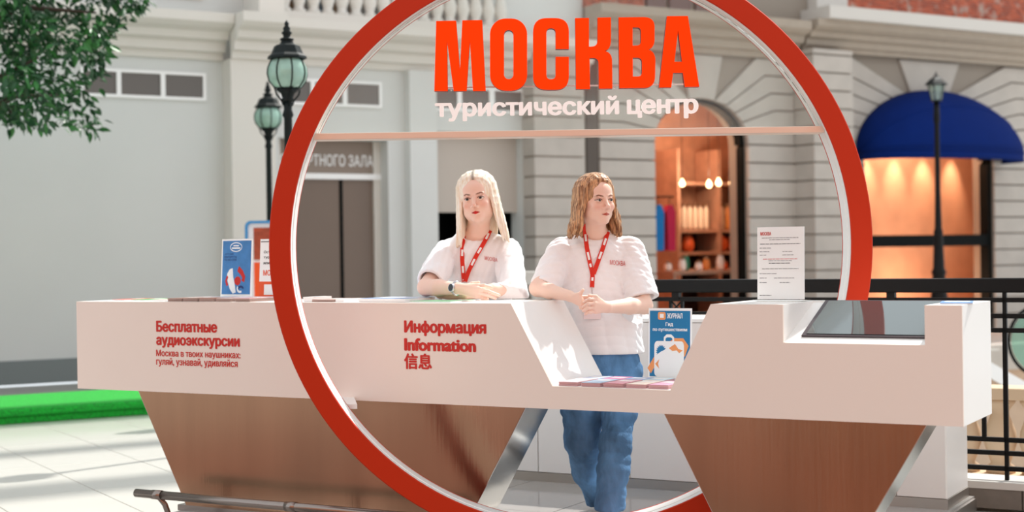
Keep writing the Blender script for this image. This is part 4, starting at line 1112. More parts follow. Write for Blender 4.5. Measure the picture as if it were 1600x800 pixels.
# ------------------------------------------------------------------ green turf plinth
fb = (g_px(0, 664) - W0).dot(wN); fa0 = (g_px(-260, 670) - W0).dot(wD); fa1 = (g_px(420, 645) - W0).dot(wD)
tp = thing('turf_plinth', 'long low plinth covered in bright green artificial turf', 'plinth', WN((fa0 + fa1) / 2, fb - .6, 0))
MB().box(WN, fa0, fa1, fb - 1.25, fb, 0.0, .06).build('base', M['turf'], tp, bev=.01)
MB().box(WN, fa0 - .02, fa1 + .02, fb - 1.27, fb + .03, .06, .13).build('pad', M['turf'], tp, bev=.02)

# ------------------------------------------------------------------ blue framed advertising stand behind the counter
Y = 12.6; x0, x1 = pt(384, 400, Y).x, pt(432, 400, Y).x; zt_ = pt(400, 345, Y).z
ad = thing('advertising_stand', 'advertising stand with an orange screen in a rounded blue frame', 'stand', Vector(((x0 + x1) / 2, Y, 0)))
def YN(p, d, q): return Vector((p, Y + d, q))
o_ = rrect(x0, .12, x1, zt_, .05); i_ = rrect(x0 + .022, .15, x1 - .022, zt_ - .022, .035)
v, f = curve_fill([o_, i_], extrude=.03)
mesh_obj('frame', [YN(p[0], p[2], p[1]) for p in v], f, mat('blue_frame', (60, 140, 196), .4), ad)
MB().box(YN, x0 + .022, x1 - .022, .0, .02, .15, zt_ - .022).build('panel', M['print_white'], ad)
MB().box(YN, x0 + .07, x1 - .04, -.012, 0, pt(400, 406, Y).z, pt(400, 356, Y).z).build('screen', mat('rust_screen', (168, 72, 46), .4, var=.3, vscale=20), ad)
MB().box(YN, x0 + .07, x1 - .04, -.012, 0, .2, pt(400, 410, Y).z).build('lower_panel', M['poster_orange'], ad)
MB().box(YN, x0 - .05, x1 + .05, -.15, .15, 0, .03).build('foot', M['steel'], ad); MB().box(YN, (x0 + x1) / 2 - .05, (x0 + x1) / 2 + .05, -.02, .02, .03, .13).build('stem', M['steel'], ad)

# ------------------------------------------------------------------ the tree at the left
Y = 12.75; tx = pt(-75, 300, Y).x
tree = thing('tree', 'leafy green ficus tree whose crown overhangs the white wall', 'tree', Vector((tx, Y, .14)))
tk = [Vector((tx, Y, .14)), Vector((tx + .04, Y, .9)), Vector((tx - .02, Y + .05, 1.7)), Vector((tx + .08, Y, 2.5)), Vector((tx + .1, Y, 3.3)), Vector((tx + .2, Y, 4.1))]
MB().tube(tk, [.10, .085, .075, .065, .05, .025], 10).build('trunk', M['bark'], tree, smooth=True)
crown = [(-330, -170), (235, -170), (238, 0), (226, 14), (196, 34), (166, 58), (181, 74), (160, 96), (165, 114), (150, 130), (169, 142), (160, 165), (166, 186), (150, 210), (118, 203), (84, 196), (60, 205), (30, 196), (0, 208), (-60, 214), (-330, 200)]
def inside(x, y, P):
    c_ = False; j = len(P) - 1
    for i in range(len(P)):
        if (P[i][1] > y) != (P[j][1] > y) and x < (P[j][0] - P[i][0]) * (y - P[i][1]) / (P[j][1] - P[i][1]) + P[i][0]: c_ = not c_
        j = i
    return c_
for (px, py, dy) in ((150, 20, -.3), (110, 150, .2), (60, 90, -.5), (20, 15, .3), (100, -40, .4), (-180, 60, -.2), (-200, -60, .3), (40, 180, .4), (-40, -120, 0)):
    e = pt(px, py, Y + dy); st = tk[3] if py > 60 else tk[4]
    mid = st.lerp(e, .5) + Vector((0, 0, .12))
    MB().tube([st, mid, e], [.035, .024, .008], 7).build('branch', M['bark'], tree, smooth=True)
rl = random.Random(11)
LEAFV = [Vector(p) for p in ((0, 0, 0), (.30, .19, .03), (.62, .17, .02), (1, 0, -.08), (.62, -.17, .02), (.30, -.19, .03), (.5, 0, -.03))]
LEAFF = [(0, 6, 1), (1, 6, 2), (2, 6, 3), (3, 6, 4), (4, 6, 5), (5, 6, 0)]
leaf_me = {}
for nm in ('leaf', 'leaf2'):
    me = bpy.data.meshes.new('leaf'); me.from_pydata([tuple(p * .098) for p in LEAFV], [], LEAFF); me.materials.append(M[nm]); leaf_me[nm] = me
fol = {'leaf': MB(), 'leaf2': MB()}; singles = 0
# clumps first, leaves around them
clumps = []
while len(clumps) < 190:
    x, y = rl.uniform(-330, 240), rl.uniform(-170, 214)
    if inside(x, y, crown): clumps.append((x, y, rl.uniform(-.75, .75)))
made = 0
while made < 7600:
    cx, cy, cd = clumps[rl.randrange(len(clumps))]
    x, y = rl.gauss(cx, 17), rl.gauss(cy, 15)
    if not inside(x, y, crown): continue
    if x < -60 and rl.random() < .35: continue
    p = pt(x, y, Y + cd + rl.gauss(0, .12)); made += 1
    d = Vector((rl.gauss(.25, .6), rl.gauss(-.1, .6), rl.gauss(-.45, .45))).normalized()
    rot = d.to_track_quat('X', 'Z') @ Matrix.Rotation(rl.uniform(-1.2, 1.2), 3, 'X').to_quaternion()
    s = rl.uniform(.8, 1.25); nm = 'leaf2' if rl.random() < .30 else 'leaf'
    if singles < 280 and 0 < x < 240 and 0 < y and not all(inside(x + dx, y + dy, crown) for dx, dy in ((14, 0), (0, 14), (10, 10), (-2, 14))):
        o = bpy.data.objects.new('leaf', leaf_me[nm]); C.objects.link(o); o.parent = tree; o.rotation_mode = 'QUATERNION'
        o.rotation_quaternion = rot; o.location = p - Vector(tree['_base']); o.scale = (s, s, s); singles += 1
    else: fol[nm].raw([p + rot @ (q * .098 * s) for q in LEAFV], LEAFF)
for nm, q in fol.items():
    o = q.build('foliage', M[nm], tree, recalc=False); o['kind'] = 'stuff'
# ------------------------------------------------------------------ people: smooth-blended distance fields turned into meshes
def smin(a, b, k):
    h = np.clip(.5 + .5 * (b - a) / k, 0, 1); return b + (a - b) * h - k * h * (1 - h)
def smax(a, b, k): return -smin(-a, -b, k)
def f_cone(x, y, z, a, b, ra, rb, sq=None):
    a = np.array(a, float); b = np.array(b, float); d = b - a; L = max(float(d @ d), 1e-9)
    t = np.clip(((x - a[0]) * d[0] + (y - a[1]) * d[1] + (z - a[2]) * d[2]) / L, 0, 1)
    qx, qy, qz = x - a[0] - t * d[0], y - a[1] - t * d[1], z - a[2] - t * d[2]; f = 1.0
    if sq:
        (ax, ay, az), f = sq; dt = (qx * ax + qy * ay + qz * az) * (1 / f - 1)
        qx, qy, qz = qx + ax * dt, qy + ay * dt, qz + az * dt
    return (np.sqrt(qx * qx + qy * qy + qz * qz) - (ra + t * (rb - ra))) * (min(1.0, f) ** .5)
def f_ell(x, y, z, c, r):
    u, v, w = (x - c[0]) / r[0], (y - c[1]) / r[1], (z - c[2]) / r[2]
    k0 = np.sqrt(u * u + v * v + w * w); k1 = np.sqrt((u / r[0]) ** 2 + (v / r[1]) ** 2 + (w / r[2]) ** 2) + 1e-9
    return k0 * (k0 - 1) / k1
class Field:
    def __init__(s, lo, hi, h):
        s.lo = np.array(lo, float); s.h = h; s.n = (np.ceil((np.array(hi) - s.lo) / h)).astype(int) + 1
        s.D = np.full(s.n, .5, np.float32); s.ax = [(s.lo[i] + h * np.arange(s.n[i])).astype(np.float32) for i in range(3)]
    def sub(s, lo, hi):
        a = np.clip(np.floor((np.array(lo) - s.lo) / s.h).astype(int), 0, s.n); b = np.clip(np.ceil((np.array(hi) - s.lo) / s.h).astype(int) + 1, 0, s.n)
        sl = tuple(slice(i, j) for i, j in zip(a, b))
        return sl, s.ax[0][sl[0]][:, None, None], s.ax[1][sl[1]][None, :, None], s.ax[2][sl[2]][None, None, :]
    def cone(s, a, b, ra, rb, k=.01, sq=None, cut=False):
        m = max(ra, rb) + k + .012; lo = np.minimum(a, b) - m; hi = np.maximum(a, b) + m
        sl, x, y, z = s.sub(lo, hi)
        if 0 in s.D[sl].shape: return
        d = f_cone(x, y, z, a, b, ra, rb, sq)
        s.D[sl] = smax(s.D[sl], -d, k) if cut else smin(s.D[sl], d, k)
    def chain(s, P, R, k=.01, sq=None):
        for i in range(len(P) - 1): s.cone(P[i], P[i + 1], R[i], R[i + 1], k, sq)
    def ball(s, c, r, k=.01, cut=False):
        r = (r, r, r) if np.isscalar(r) else r; m = max(r) + k + .012
        sl, x, y, z = s.sub(np.array(c) - m, np.array(c) + m)
        if 0 in s.D[sl].shape: return
        d = f_ell(x, y, z, c, r); s.D[sl] = smax(s.D[sl], -d, k) if cut else smin(s.D[sl], d, k)
    def plane(s, p, n, reach, k=.004):
        """cut away what lies on the side n of the plane, within reach of p"""
        sl, x, y, z = s.sub(np.array(p) - reach, np.array(p) + reach)
        d = (x - p[0]) * n[0] + (y - p[1]) * n[1] + (z - p[2]) * n[2]
        r = np.sqrt((x - p[0]) ** 2 + (y - p[1]) ** 2 + (z - p[2]) ** 2)
        s.D[sl] = np.where(r < reach, smax(s.D[sl], d, k), s.D[sl])
    def mesh(s):
        D = s.D; D[0] = D[-1] = .1; D[:, 0] = D[:, -1] = .1; D[:, :, 0] = D[:, :, -1] = .1
        S = D < 0
        cnt = sum(S[i:S.shape[0] - 1 + i, j:S.shape[1] - 1 + j, k:S.shape[2] - 1 + k].astype(np.int8) for i in (0, 1) for j in (0, 1) for k in (0, 1))
        idx = np.argwhere((cnt > 0) & (cnt < 8)); I, J, K = idx.T
        off = [(i, j, k) for i in (0, 1) for j in (0, 1) for k in (0, 1)]
        val = np.stack([D[I + a, J + b, K + c] for a, b, c in off], 1)
        acc = np.zeros((len(idx), 3)); num = np.zeros(len(idx))
        for p in range(8):
            for q in range(p + 1, 8):
                if sum(abs(off[p][i] - off[q][i]) for i in range(3)) != 1: continue
                va, vb = val[:, p], val[:, q]; m = (va < 0) != (vb < 0)
                t = np.where(m, va / np.where(m, va - vb, 1), 0)[:, None]
                acc += np.where(m[:, None], np.array(off[p]) + t * (np.array(off[q]) - np.array(off[p])), 0); num += m
        V = (idx + acc / num[:, None]) * s.h + s.lo
        ids = np.full(cnt.shape, -1, np.int32); ids[I, J, K] = np.arange(len(idx))
        Fs = []
        for ax in range(3):
            o1, o2 = [(1, 2), (2, 0), (0, 1)][ax]
            A = S.take(range(S.shape[ax] - 1), ax); B = S.take(range(1, S.shape[ax]), ax)
            e = np.argwhere(A != B); e = e[(e[:, o1] > 0) & (e[:, o2] > 0)]
            sg = A[e[:, 0], e[:, 1], e[:, 2]]
            def cell(d1, d2):
                c = e.copy(); c[:, o1] -= d1; c[:, o2] -= d2; return ids[c[:, 0], c[:, 1], c[:, 2]]
            q = np.stack([cell(1, 1), cell(0, 1), cell(0, 0), cell(1, 0)], 1)
            q[~sg] = q[~sg][:, ::-1]; Fs.append(q)
        return V, np.concatenate(Fs)
def np_mesh(name, V, Fq, m, parent, colors=None):
    base = np.array(parent['_base']); me = bpy.data.meshes.new(name)
    me.vertices.add(len(V)); me.vertices.foreach_set('co', (V - base).astype(np.float32).ravel())
    me.loops.add(Fq.size); me.loops.foreach_set('vertex_index', Fq.astype(np.int32).ravel())
    me.polygons.add(len(Fq)); me.polygons.foreach_set('loop_start', np.arange(0, Fq.size, 4, dtype=np.int32))
    me.update(calc_edges=True); me.validate()
    me.polygons.foreach_set('use_smooth', np.ones(len(me.polygons), bool))
    if colors is not None:
        at = me.color_attributes.new('tone', 'FLOAT_COLOR', 'POINT')
        at.data.foreach_set('color', np.c_[colors, np.ones(len(colors))].astype(np.float32).ravel())
    me.materials.append(m)
    o = bpy.data.objects.new(name, me); C.objects.link(o); o.parent = parent
    return o
def folds(fd, amp, seed, vert=.5):
    r = np.random.RandomState(seed); x, y, z = fd.ax[0][:, None, None], fd.ax[1][None, :, None], fd.ax[2][None, None, :]
    w = 0
    for i in range(6):
        d = r.normal(size=3); d[2] *= vert; d /= np.linalg.norm(d); f = 2 * math.pi / r.uniform(.045, .14); ph = r.uniform(0, 6.28)
        sn = np.sin((d[0] * x + d[1] * y + d[2] * z) * f + ph + 1.4 * np.sin(9 * z + 7 * x + i))
        w = w + (sn if i % 2 else 1.1 - 2 * np.abs(sn) ** .8) / 6
    fd.D += (amp * 2.2 * w).astype(np.float32)

def rot_head(yaw, roll, pitch):
    cy, sy = math.cos(yaw), math.sin(yaw); cr, sr = math.cos(roll), math.sin(roll); cp, sp = math.cos(pitch), math.sin(pitch)
    Rz = np.array([[cy, -sy, 0], [sy, cy, 0], [0, 0, 1]]); Ry = np.array([[cr, 0, -sr], [0, 1, 0], [sr, 0, cr]]); Rx = np.array([[1, 0, 0], [0, cp, -sp], [0, sp, cp]])
    return Ry @ Rz @ Rx
def head_d(x, y, z):
    """head looking along -y, eyes at z = 0, in metres"""
    d = f_ell(x, y, z, (0, .016, .032), (.073, .095, .084))
    d = smin(d, f_ell(x, y, z, (0, -.018, -.030), (.060, .066, .078)), .03)
    d = smin(d, f_ell(x, y, z, (0, -.062, -.094), (.020, .018, .015)), .035)
    for s in (-1, 1):
        d = smin(d, f_ell(x, y, z, (s * .047, -.004, -.060), (.018, .03, .026)), .03)
        d = smin(d, f_ell(x, y, z, (s * .038, -.058, -.028), (.020, .018, .018)), .022)
        d = smax(d, -f_ell(x, y, z, (s * .031, -.092, -.001), (.0175, .017, .0115)), .011)
        d = smin(d, f_cone(x, y, z, (s * .014, -.083, .017), (s * .043, -.073, .019), .0045, .004), .009)
        # upper and lower lids
        d = smin(d, f_cone(x, y, z, (s * .0175, -.0795, .0035), (s * .031, -.0845, .0085), .0028, .0030), .004)
        d = smin(d, f_cone(x, y, z, (s * .031, -.0845, .0085), (s * .0455, -.0745, .0035), .0030, .0028), .004)
        d = smin(d, f_cone(x, y, z, (s * .019, -.0795, -.0055), (s * .031, -.0825, -.0085), .0024, .0026), .004)
        d = smin(d, f_cone(x, y, z, (s * .031, -.0825, -.0085), (s * .0445, -.0745, -.004), .0026, .0024), .004)
        d = smin(d, f_ell(x, y, z, (s * .0115, -.090, -.0385), (.0075, .009, .0065)), .007)
        d = smin(d, f_ell(x, y, z, (s * .0745, .012, -.012), (.007, .017, .029)), .008)
    d = smin(d, f_cone(x, y, z, (0, -.082, .008), (0, -.1035, -.028), .0058, .0080), .011)
    d = smin(d, f_ell(x, y, z, (0, -.1055, -.0320), (.0095, .0095, .0085)), .008)
    for s in (-1, 1):
        d = smax(d, -f_ell(x, y, z, (s * .0075, -.0975, -.0435), (.0035, .005, .003)), .003)
        d = smin(d, f_cone(x, y, z, (s * .003, -.0845, -.0612), (s * .020, -.0765, -.0640), .0042, .0022), .006)
        d = smin(d, f_cone(x, y, z, (0, -.0835, -.0692), (s * .018, -.0765, -.0656), .0050, .0024), .006)
    d = smax(d, -f_cone(x, y, z, (-.019, -.0850, -.0650), (.019, -.0850, -.0650), .0014, .0014), .003)
    d = smin(d, f_ell(x, y, z, (0, -.036, .046), (.052, .042, .040)), .03)
    return d
SKIN = np.array(lin((248, 212, 194))); M['skin'] = mat('skin', (238, 188, 164), 0.48, attr='tone', spec=.35)
M['skin'].node_tree.nodes['Principled BSDF'].inputs['Subsurface Weight'].default_value = .12
M['skin'].node_tree.nodes['Principled BSDF'].inputs['Subsurface Radius'].default_value = (.012, .005, .003)
M['eyewhite'] = mat('eye_white', (226, 220, 216), .2); M['iris_grey'] = mat('iris_grey', (70, 76, 78), .2); M['pupil'] = mat('pupil', (14, 12, 12), .1)
M['cotton'] = mat('white_cotton', (248, 248, 250), .9, spec=.2, bump=.5, bscale=13)
M['denim'] = mat('blue_denim', (98, 144, 190), .85, spec=.2, var=.5, vscale=9, stretch=(1, 1, .45), bump=.25, bscale=140)
M['shoe'] = mat('white_shoe', (228, 226, 222), .6)
M['lanyard'] = mat('red_lanyard', (222, 40, 14), .6); M['silver'] = mat('silver', (200, 200, 204), .22, 1.0); M['watch_face'] = mat('watch_face', (20, 22, 26), .12)
def hair_mat(name, dark, light):
    m = mat(name, light, .36, spec=.4); nt = m.node_tree; b_ = nt.nodes['Principled BSDF']
    tc = nt.nodes.new('ShaderNodeTexCoord'); mp = nt.nodes.new('ShaderNodeMapping'); mp.inputs['Scale'].default_value = (1, 1, .07)
    n_ = nt.nodes.new('ShaderNodeTexNoise'); n_.inputs['Scale'].default_value = 130; n_.inputs['Detail'].default_value = 3
    nt.links.new(tc.outputs['Object'], mp.inputs[0]); nt.links.new(mp.outputs[0], n_.inputs['Vector'])
    rp = nt.nodes.new('ShaderNodeValToRGB'); rp.color_ramp.elements[0].position = .34; rp.color_ramp.elements[1].position = .66
    rp.color_ramp.elements[0].color = (*lin(dark), 1); rp.color_ramp.elements[1].color = (*lin(light), 1)
    at = nt.nodes.new('ShaderNodeAttribute'); at.attribute_name = 'tone'; mx = nt.nodes.new('ShaderNodeMixRGB'); mx.blend_type = 'MULTIPLY'; mx.inputs[0].default_value = 1
    nt.links.new(n_.outputs['Fac'], rp.inputs[0]); nt.links.new(rp.outputs[0], mx.inputs[1]); nt.links.new(at.outputs['Color'], mx.inputs[2]); nt.links.new(mx.outputs[0], b_.inputs['Base Color'])
    bp = nt.nodes.new('ShaderNodeBump'); bp.inputs['Strength'].default_value = .5; bp.inputs['Distance'].default_value = .004
    nt.links.new(n_.outputs['Fac'], bp.inputs['Height']); nt.links.new(bp.outputs[0], b_.inputs['Normal'])
    return m

def A3(v): return np.array(tuple(v), float)
class Person:
    def __init__(s, label, base, hc, yaw, roll, pitch, hs):
        s.root = thing('person', label, 'person', base); s.hc = A3(hc); s.R = rot_head(yaw, roll, pitch); s.hs = hs
    def hw(s, p): return s.hc + s.R @ (np.array(p, float) * s.hs)
    def add_head(s, fd):
        m = .15 * s.hs; sl, x, y, z = fd.sub(s.hc - m, s.hc + m)
        dx, dy, dz = x - s.hc[0], y - s.hc[1], z - s.hc[2]; R = s.R / s.hs
        lx = R[0, 0] * dx + R[1, 0] * dy + R[2, 0] * dz; ly = R[0, 1] * dx + R[1, 1] * dy + R[2, 1] * dz; lz = R[0, 2] * dx + R[1, 2] * dy + R[2, 2] * dz
        fd.D[sl] = smin(fd.D[sl], (head_d(lx, ly, lz) * s.hs).astype(np.float32), .02)
    def local(s, V): return ((V - s.hc) @ s.R) / s.hs
    def paint(s, V, lip, brow, nails, nailcol):
        L = s.local(V); x, y, z = L.T; col = np.tile(SKIN, (len(V), 1)); front = y < -.03
        def mixc(w, c): nonlocal col; w = np.clip(w, 0, 1)[:, None]; col = col * (1 - w) + np.array(lin(c)) * w
        for sg in (-1, 1):
            mixc(np.exp(-(((x - sg * .042) / .018) ** 2 + ((z + .032) / .016) ** 2)) * .35 * front, (236, 150, 128))
            bz = .0195 + .004 * np.clip(1 - np.abs((x * sg - .034) / .014), -1, 1)
            mixc(np.clip(1.25 - np.abs(z - bz) / .0034, 0, 1) * np.clip(1.3 - np.abs(x * sg - .030) / .0155, 0, 1) * 3 * front * .8, brow)
            lz = .0065 - ((x * sg - .031) / .0145) ** 2 * .0042
            mixc(np.clip(1.3 - np.abs(z - lz) / .0019, 0, 1) * (np.abs(x * sg - .031) < .0155) * 1.6 * front, (46, 30, 28))
            mixc(np.exp(-(((x - sg * .031) / .019) ** 2 + ((z - .009) / .008) ** 2)) * .28 * front, (176, 112, 98))
        lw = .0215 * (1 - np.clip(np.abs(z + .0652) / .0082, 0, 1) ** 1.3)
        mixc(np.clip((lw - np.abs(x)) / .003, 0, 1) * front * (y < -.066), lip)
        mixc(np.clip(1.2 - np.abs(z + .0648) / .0013, 0, 1) * (np.abs(x) < .0205) * front * (y < -.066), (120, 34, 30))  # shade of the groove between the lips put into the colour
        mixc(np.exp(-(((x) / .012) ** 2 + ((z + .036) / .01) ** 2)) * .18 * front, (224, 136, 116))
        for p in nails:
            w = np.linalg.norm(V - A3(p), axis=1); mixc(np.clip(1.6 - w / .0055, 0, 1), nailcol)
        return col
    def eyes(s, iris, look=0.0):
        for sg in (-1, 1):
            c = np.array((sg * .031, -.0695, 0)); v, f = [], []; q = MB(); r = .0128
            prof = [(max(r * math.sin(math.pi * i / 12), 1e-4), -r * math.cos(math.pi * i / 12)) for i in range(13)]
            q.lathe(Vector((0, 0, 0)), prof, 16)
            V = np.array([tuple(p) for p in q.v]); W = s.hc + (c + V) @ s.R.T * s.hs
            e = mesh_obj('eye', [Vector(p) for p in W], q.f, M['eyewhite'], s.root, smooth=True)
            for nm, rad, lift, mm in (('iris', .0066, .0005, iris), ('pupil', .003, .0008, M['pupil'])):
                P = []; 
                for rr in (0, .5, 1):
                    for j in range(14):
                        a = 2 * math.pi * j / 14; px_, pz_ = rr * rad * math.cos(a) + look * .0035, rr * rad * math.sin(a)
                        P.append((px_, -math.sqrt(r * r - px_ ** 2 - pz_ ** 2) - lift, pz_))
                fs = [(i * 14 + j, i * 14 + (j + 1) % 14, (i + 1) * 14 + (j + 1) % 14, (i + 1) * 14 + j) for i in range(2) for j in range(14)]
                W = s.hc + (c + np.array(P)) @ s.R.T * s.hs
                mesh_obj(nm, [Vector(p) for p in W], fs, mm, e, smooth=True, recalc=False)
    def hair(s, m, length, xp, flare, wave, seed, tint_root=1.0, n=46):
        r = np.random.RandomState(seed); fd = Field((-.19, -.13, -length - .05), (.19, .18, .15), .0029)
        fd.ball((0, .020, .037), (.083, .105, .093), .01)
        fd.ball((0, -.122, -.045), (.063, .088, .146), .010, cut=True)
        fd.ball((xp, -.105, .045), (.034, .05, .066), .012, cut=True)
        for sg in (-1, 1):
            fd.cone(np.array((sg * .072, .03, .03)), np.array((sg * (.075 + flare * .7), .03, -length * .82)), .030, .022, .02, ((1, 0, 0), .55))
        fd.cone(np.array((0, .082, .02)), np.array((0, .082, -length * .7)), .072, .066, .03, ((0, 1, 0), .4))
        for sg in (-1, 1):
            for i in range(n):
                q = i / (n - 1); y0 = -.063 + .162 * q + r.normal(0, .002); f = max(0, 1 - q * 2.6)
                zt = .037 + .093 * math.sqrt(max(.08, 1 - ((y0 - .020) / .107) ** 2)) + .001
                rx = max(.087 * math.sqrt(max(0, 1 - ((y0 - .020) / .110) ** 2)), .070 - .03 * max(0, q - .8) * 5)
                P = []; ph = r.uniform(0, 6.28); out = r.uniform(0, 1)
                for th in (0, 18, 36, 54, 72, 90):
                    t = math.radians(th); st = math.sin(t)
                    P.append((xp * (1 - st) + sg * (rx * st + .003), y0 + (.034 * st ** 1.4) * f, .030 + (zt - .030) * math.cos(t) ** .85 if th < 90 else .030))
                le = length * r.uniform(.88, 1.06); k = 7
                for j in range(1, k + 1):
                    t = j / k; zz = .030 - (le + .030) * t
                    wv = wave * math.sin(t * 8.5 + ph * .35 + q * 3) * t
                    P.append((sg * (rx + .003 + flare * t ** 1.3 + (out - .5) * .012 * t) + wv, y0 + .034 * f + (.010 * (out - .5)) + wave * .7 * math.cos(t * 7 + ph) * t + (.012 * t if f > 0 else -.012 * t), zz))
                R_ = [.0068] * 6 + [.0078 - .0052 * (j / k) ** 2 for j in range(1, k + 1)]
                fd.chain([np.array(p) for p in P], R_, .0055)
        V, Fq = fd.mesh()
        tone = np.ones((len(V), 3))
        w = np.exp(-(((V[:, 0] - xp) / .008) ** 2)) * (V[:, 2] > .085) * (V[:, 1] < .06)
        tone *= (1 - w * (1 - tint_root))[:, None]
        W = s.hc + V @ s.R.T * s.hs
        return np_mesh('hair', W, Fq, m, s.root, tone)

def ribbon(name, tree, pxs, w, parent, m, lift=.004, step=6, marks=(), mm=None):
    """a flat band lying on the clothing along a pixel path"""
    P = []
    for (a, b_) in zip(pxs[:-1], pxs[1:]):
        n_ = max(2, int(math.hypot(b_[0] - a[0], b_[1] - a[1]) / step))
        for i in range(n_): P.append((a[0] + (b_[0] - a[0]) * i / n_, a[1] + (b_[1] - a[1]) * i / n_))
    P.append(pxs[-1])
    o_ = Vector((0, 0, CAM_H)); pts = []; last = None
    for x, y in P:
        d = ray(x, y).normalized(); h = tree.ray_cast(o_, d)[0]
        if h is None: h = pt(x, y, last.y) if last else None
        if h is None: continue
        last = h; pts.append(h - d * lift)
    sm = [pts[0]] + [(pts[i - 1] + pts[i] * 2 + pts[i + 1]) / 4 for i in range(1, len(pts) - 1)] + [pts[-1]]
    ys = [min(sm[max(0, i - 1):i + 2], key=lambda p: p.y).y for i in range(len(sm))]
    V, Fc = [], []; pts = sm
    for i, p in enumerate(pts):
        t = (pts[min(i + 1, len(pts) - 1)] - pts[max(i - 1, 0)]).normalized(); sd_ = t.cross(Vector((0, 1, 0))).normalized()
        bk = Vector((0, .002, 0))
        V += [p - sd_ * w / 2, p + sd_ * w / 2, p + sd_ * w / 2 + bk, p - sd_ * w / 2 + bk]
    n_ = len(pts)
    for i in range(n_ - 1):
        for j in range(4): Fc.append((i * 4 + j, i * 4 + (j + 1) % 4, i * 4 + 4 + (j + 1) % 4, i * 4 + 4 + j))
    Fc += [(0, 1, 2, 3), (n_ * 4 - 1, n_ * 4 - 2, n_ * 4 - 3, n_ * 4 - 4)]
    o = mesh_obj(name, V, Fc, m, parent, smooth=False)
    for t0, t1 in marks:
        i0, i1 = int(t0 * (n_ - 1)), max(int(t1 * (n_ - 1)), int(t0 * (n_ - 1)) + 1); mv, mf = [], []
        for i in range(i0, min(i1, n_ - 1) + 1):
            p = pts[i] + Vector((0, -.0012, 0)); t = (pts[min(i + 1, n_ - 1)] - pts[max(i - 1, 0)]).normalized(); sd_ = t.cross(Vector((0, 1, 0))).normalized()
            mv += [p - sd_ * w * .25, p + sd_ * w * .25]
        for i in range(len(mv) // 2 - 1): mf.append((2 * i, 2 * i + 1, 2 * i + 3, 2 * i + 2))
        mesh_obj('print_mark', mv, mf, mm, o, recalc=False)
    return o
def chest_print(tree, body, x0, y0, x1, y1, slope, parent, m):
    v, f = text_flat(body, 0.0); lo, hi = v.min(0), v.max(0); o_ = Vector((0, 0, CAM_H)); V = []; last = 7.0
    for p in v:
        tx = (p[0] - lo[0]) / (hi[0] - lo[0]); ty = (p[1] - lo[1]) / (hi[1] - lo[1])
        d = ray(x0 + (x1 - x0) * tx, y1 + (y0 - y1) * ty + slope * tx).normalized(); h = tree.ray_cast(o_, d)[0]
        if h is None: h = o_ + d * last
        last = (h - o_).length; V.append(h - d * .0025)
    return mesh_obj('chest_print', V, f, m, parent, recalc=False)
def tree_of(*obs):
    v, p = [], []
    for o in obs:
        n_ = len(v); mw = Vector(o.parent['_base']) + Vector(o.location)
        v += [q.co + mw for q in o.data.vertices]; p += [tuple(i + n_ for i in q.vertices) for q in o.data.polygons]
    return BVHTree.FromPolygons(v, p)
def finger(fd, pts, r0=.0088, r1=.0070): 
    n_ = len(pts); fd.chain([A3(p) for p in pts], [r0 + (r1 - r0) * i / (n_ - 1) for i in range(n_)], .004)
def shoes(name, root, a, toe):
    fd = Field(np.minimum(a, toe) - .1, np.maximum(a, toe) + .12, .006); z0 = PZ + .001
    heel = np.array((a[0], a[1], z0 + .045)); t = np.array((toe[0], toe[1], z0 + .034))
    fd.cone(heel, t, .040, .034, .02); fd.cone(np.array((a[0], a[1], z0 + .05)), np.array((a[0], a[1], z0 + .09)), .038, .036, .02)
    fd.plane((heel + t) / 2 * np.array((1, 1, 0)) + np.array((0, 0, z0)), (0, 0, -1), .5)
    V, Fq = fd.mesh(); return np_mesh(name, V, Fq, M['shoe'], root)

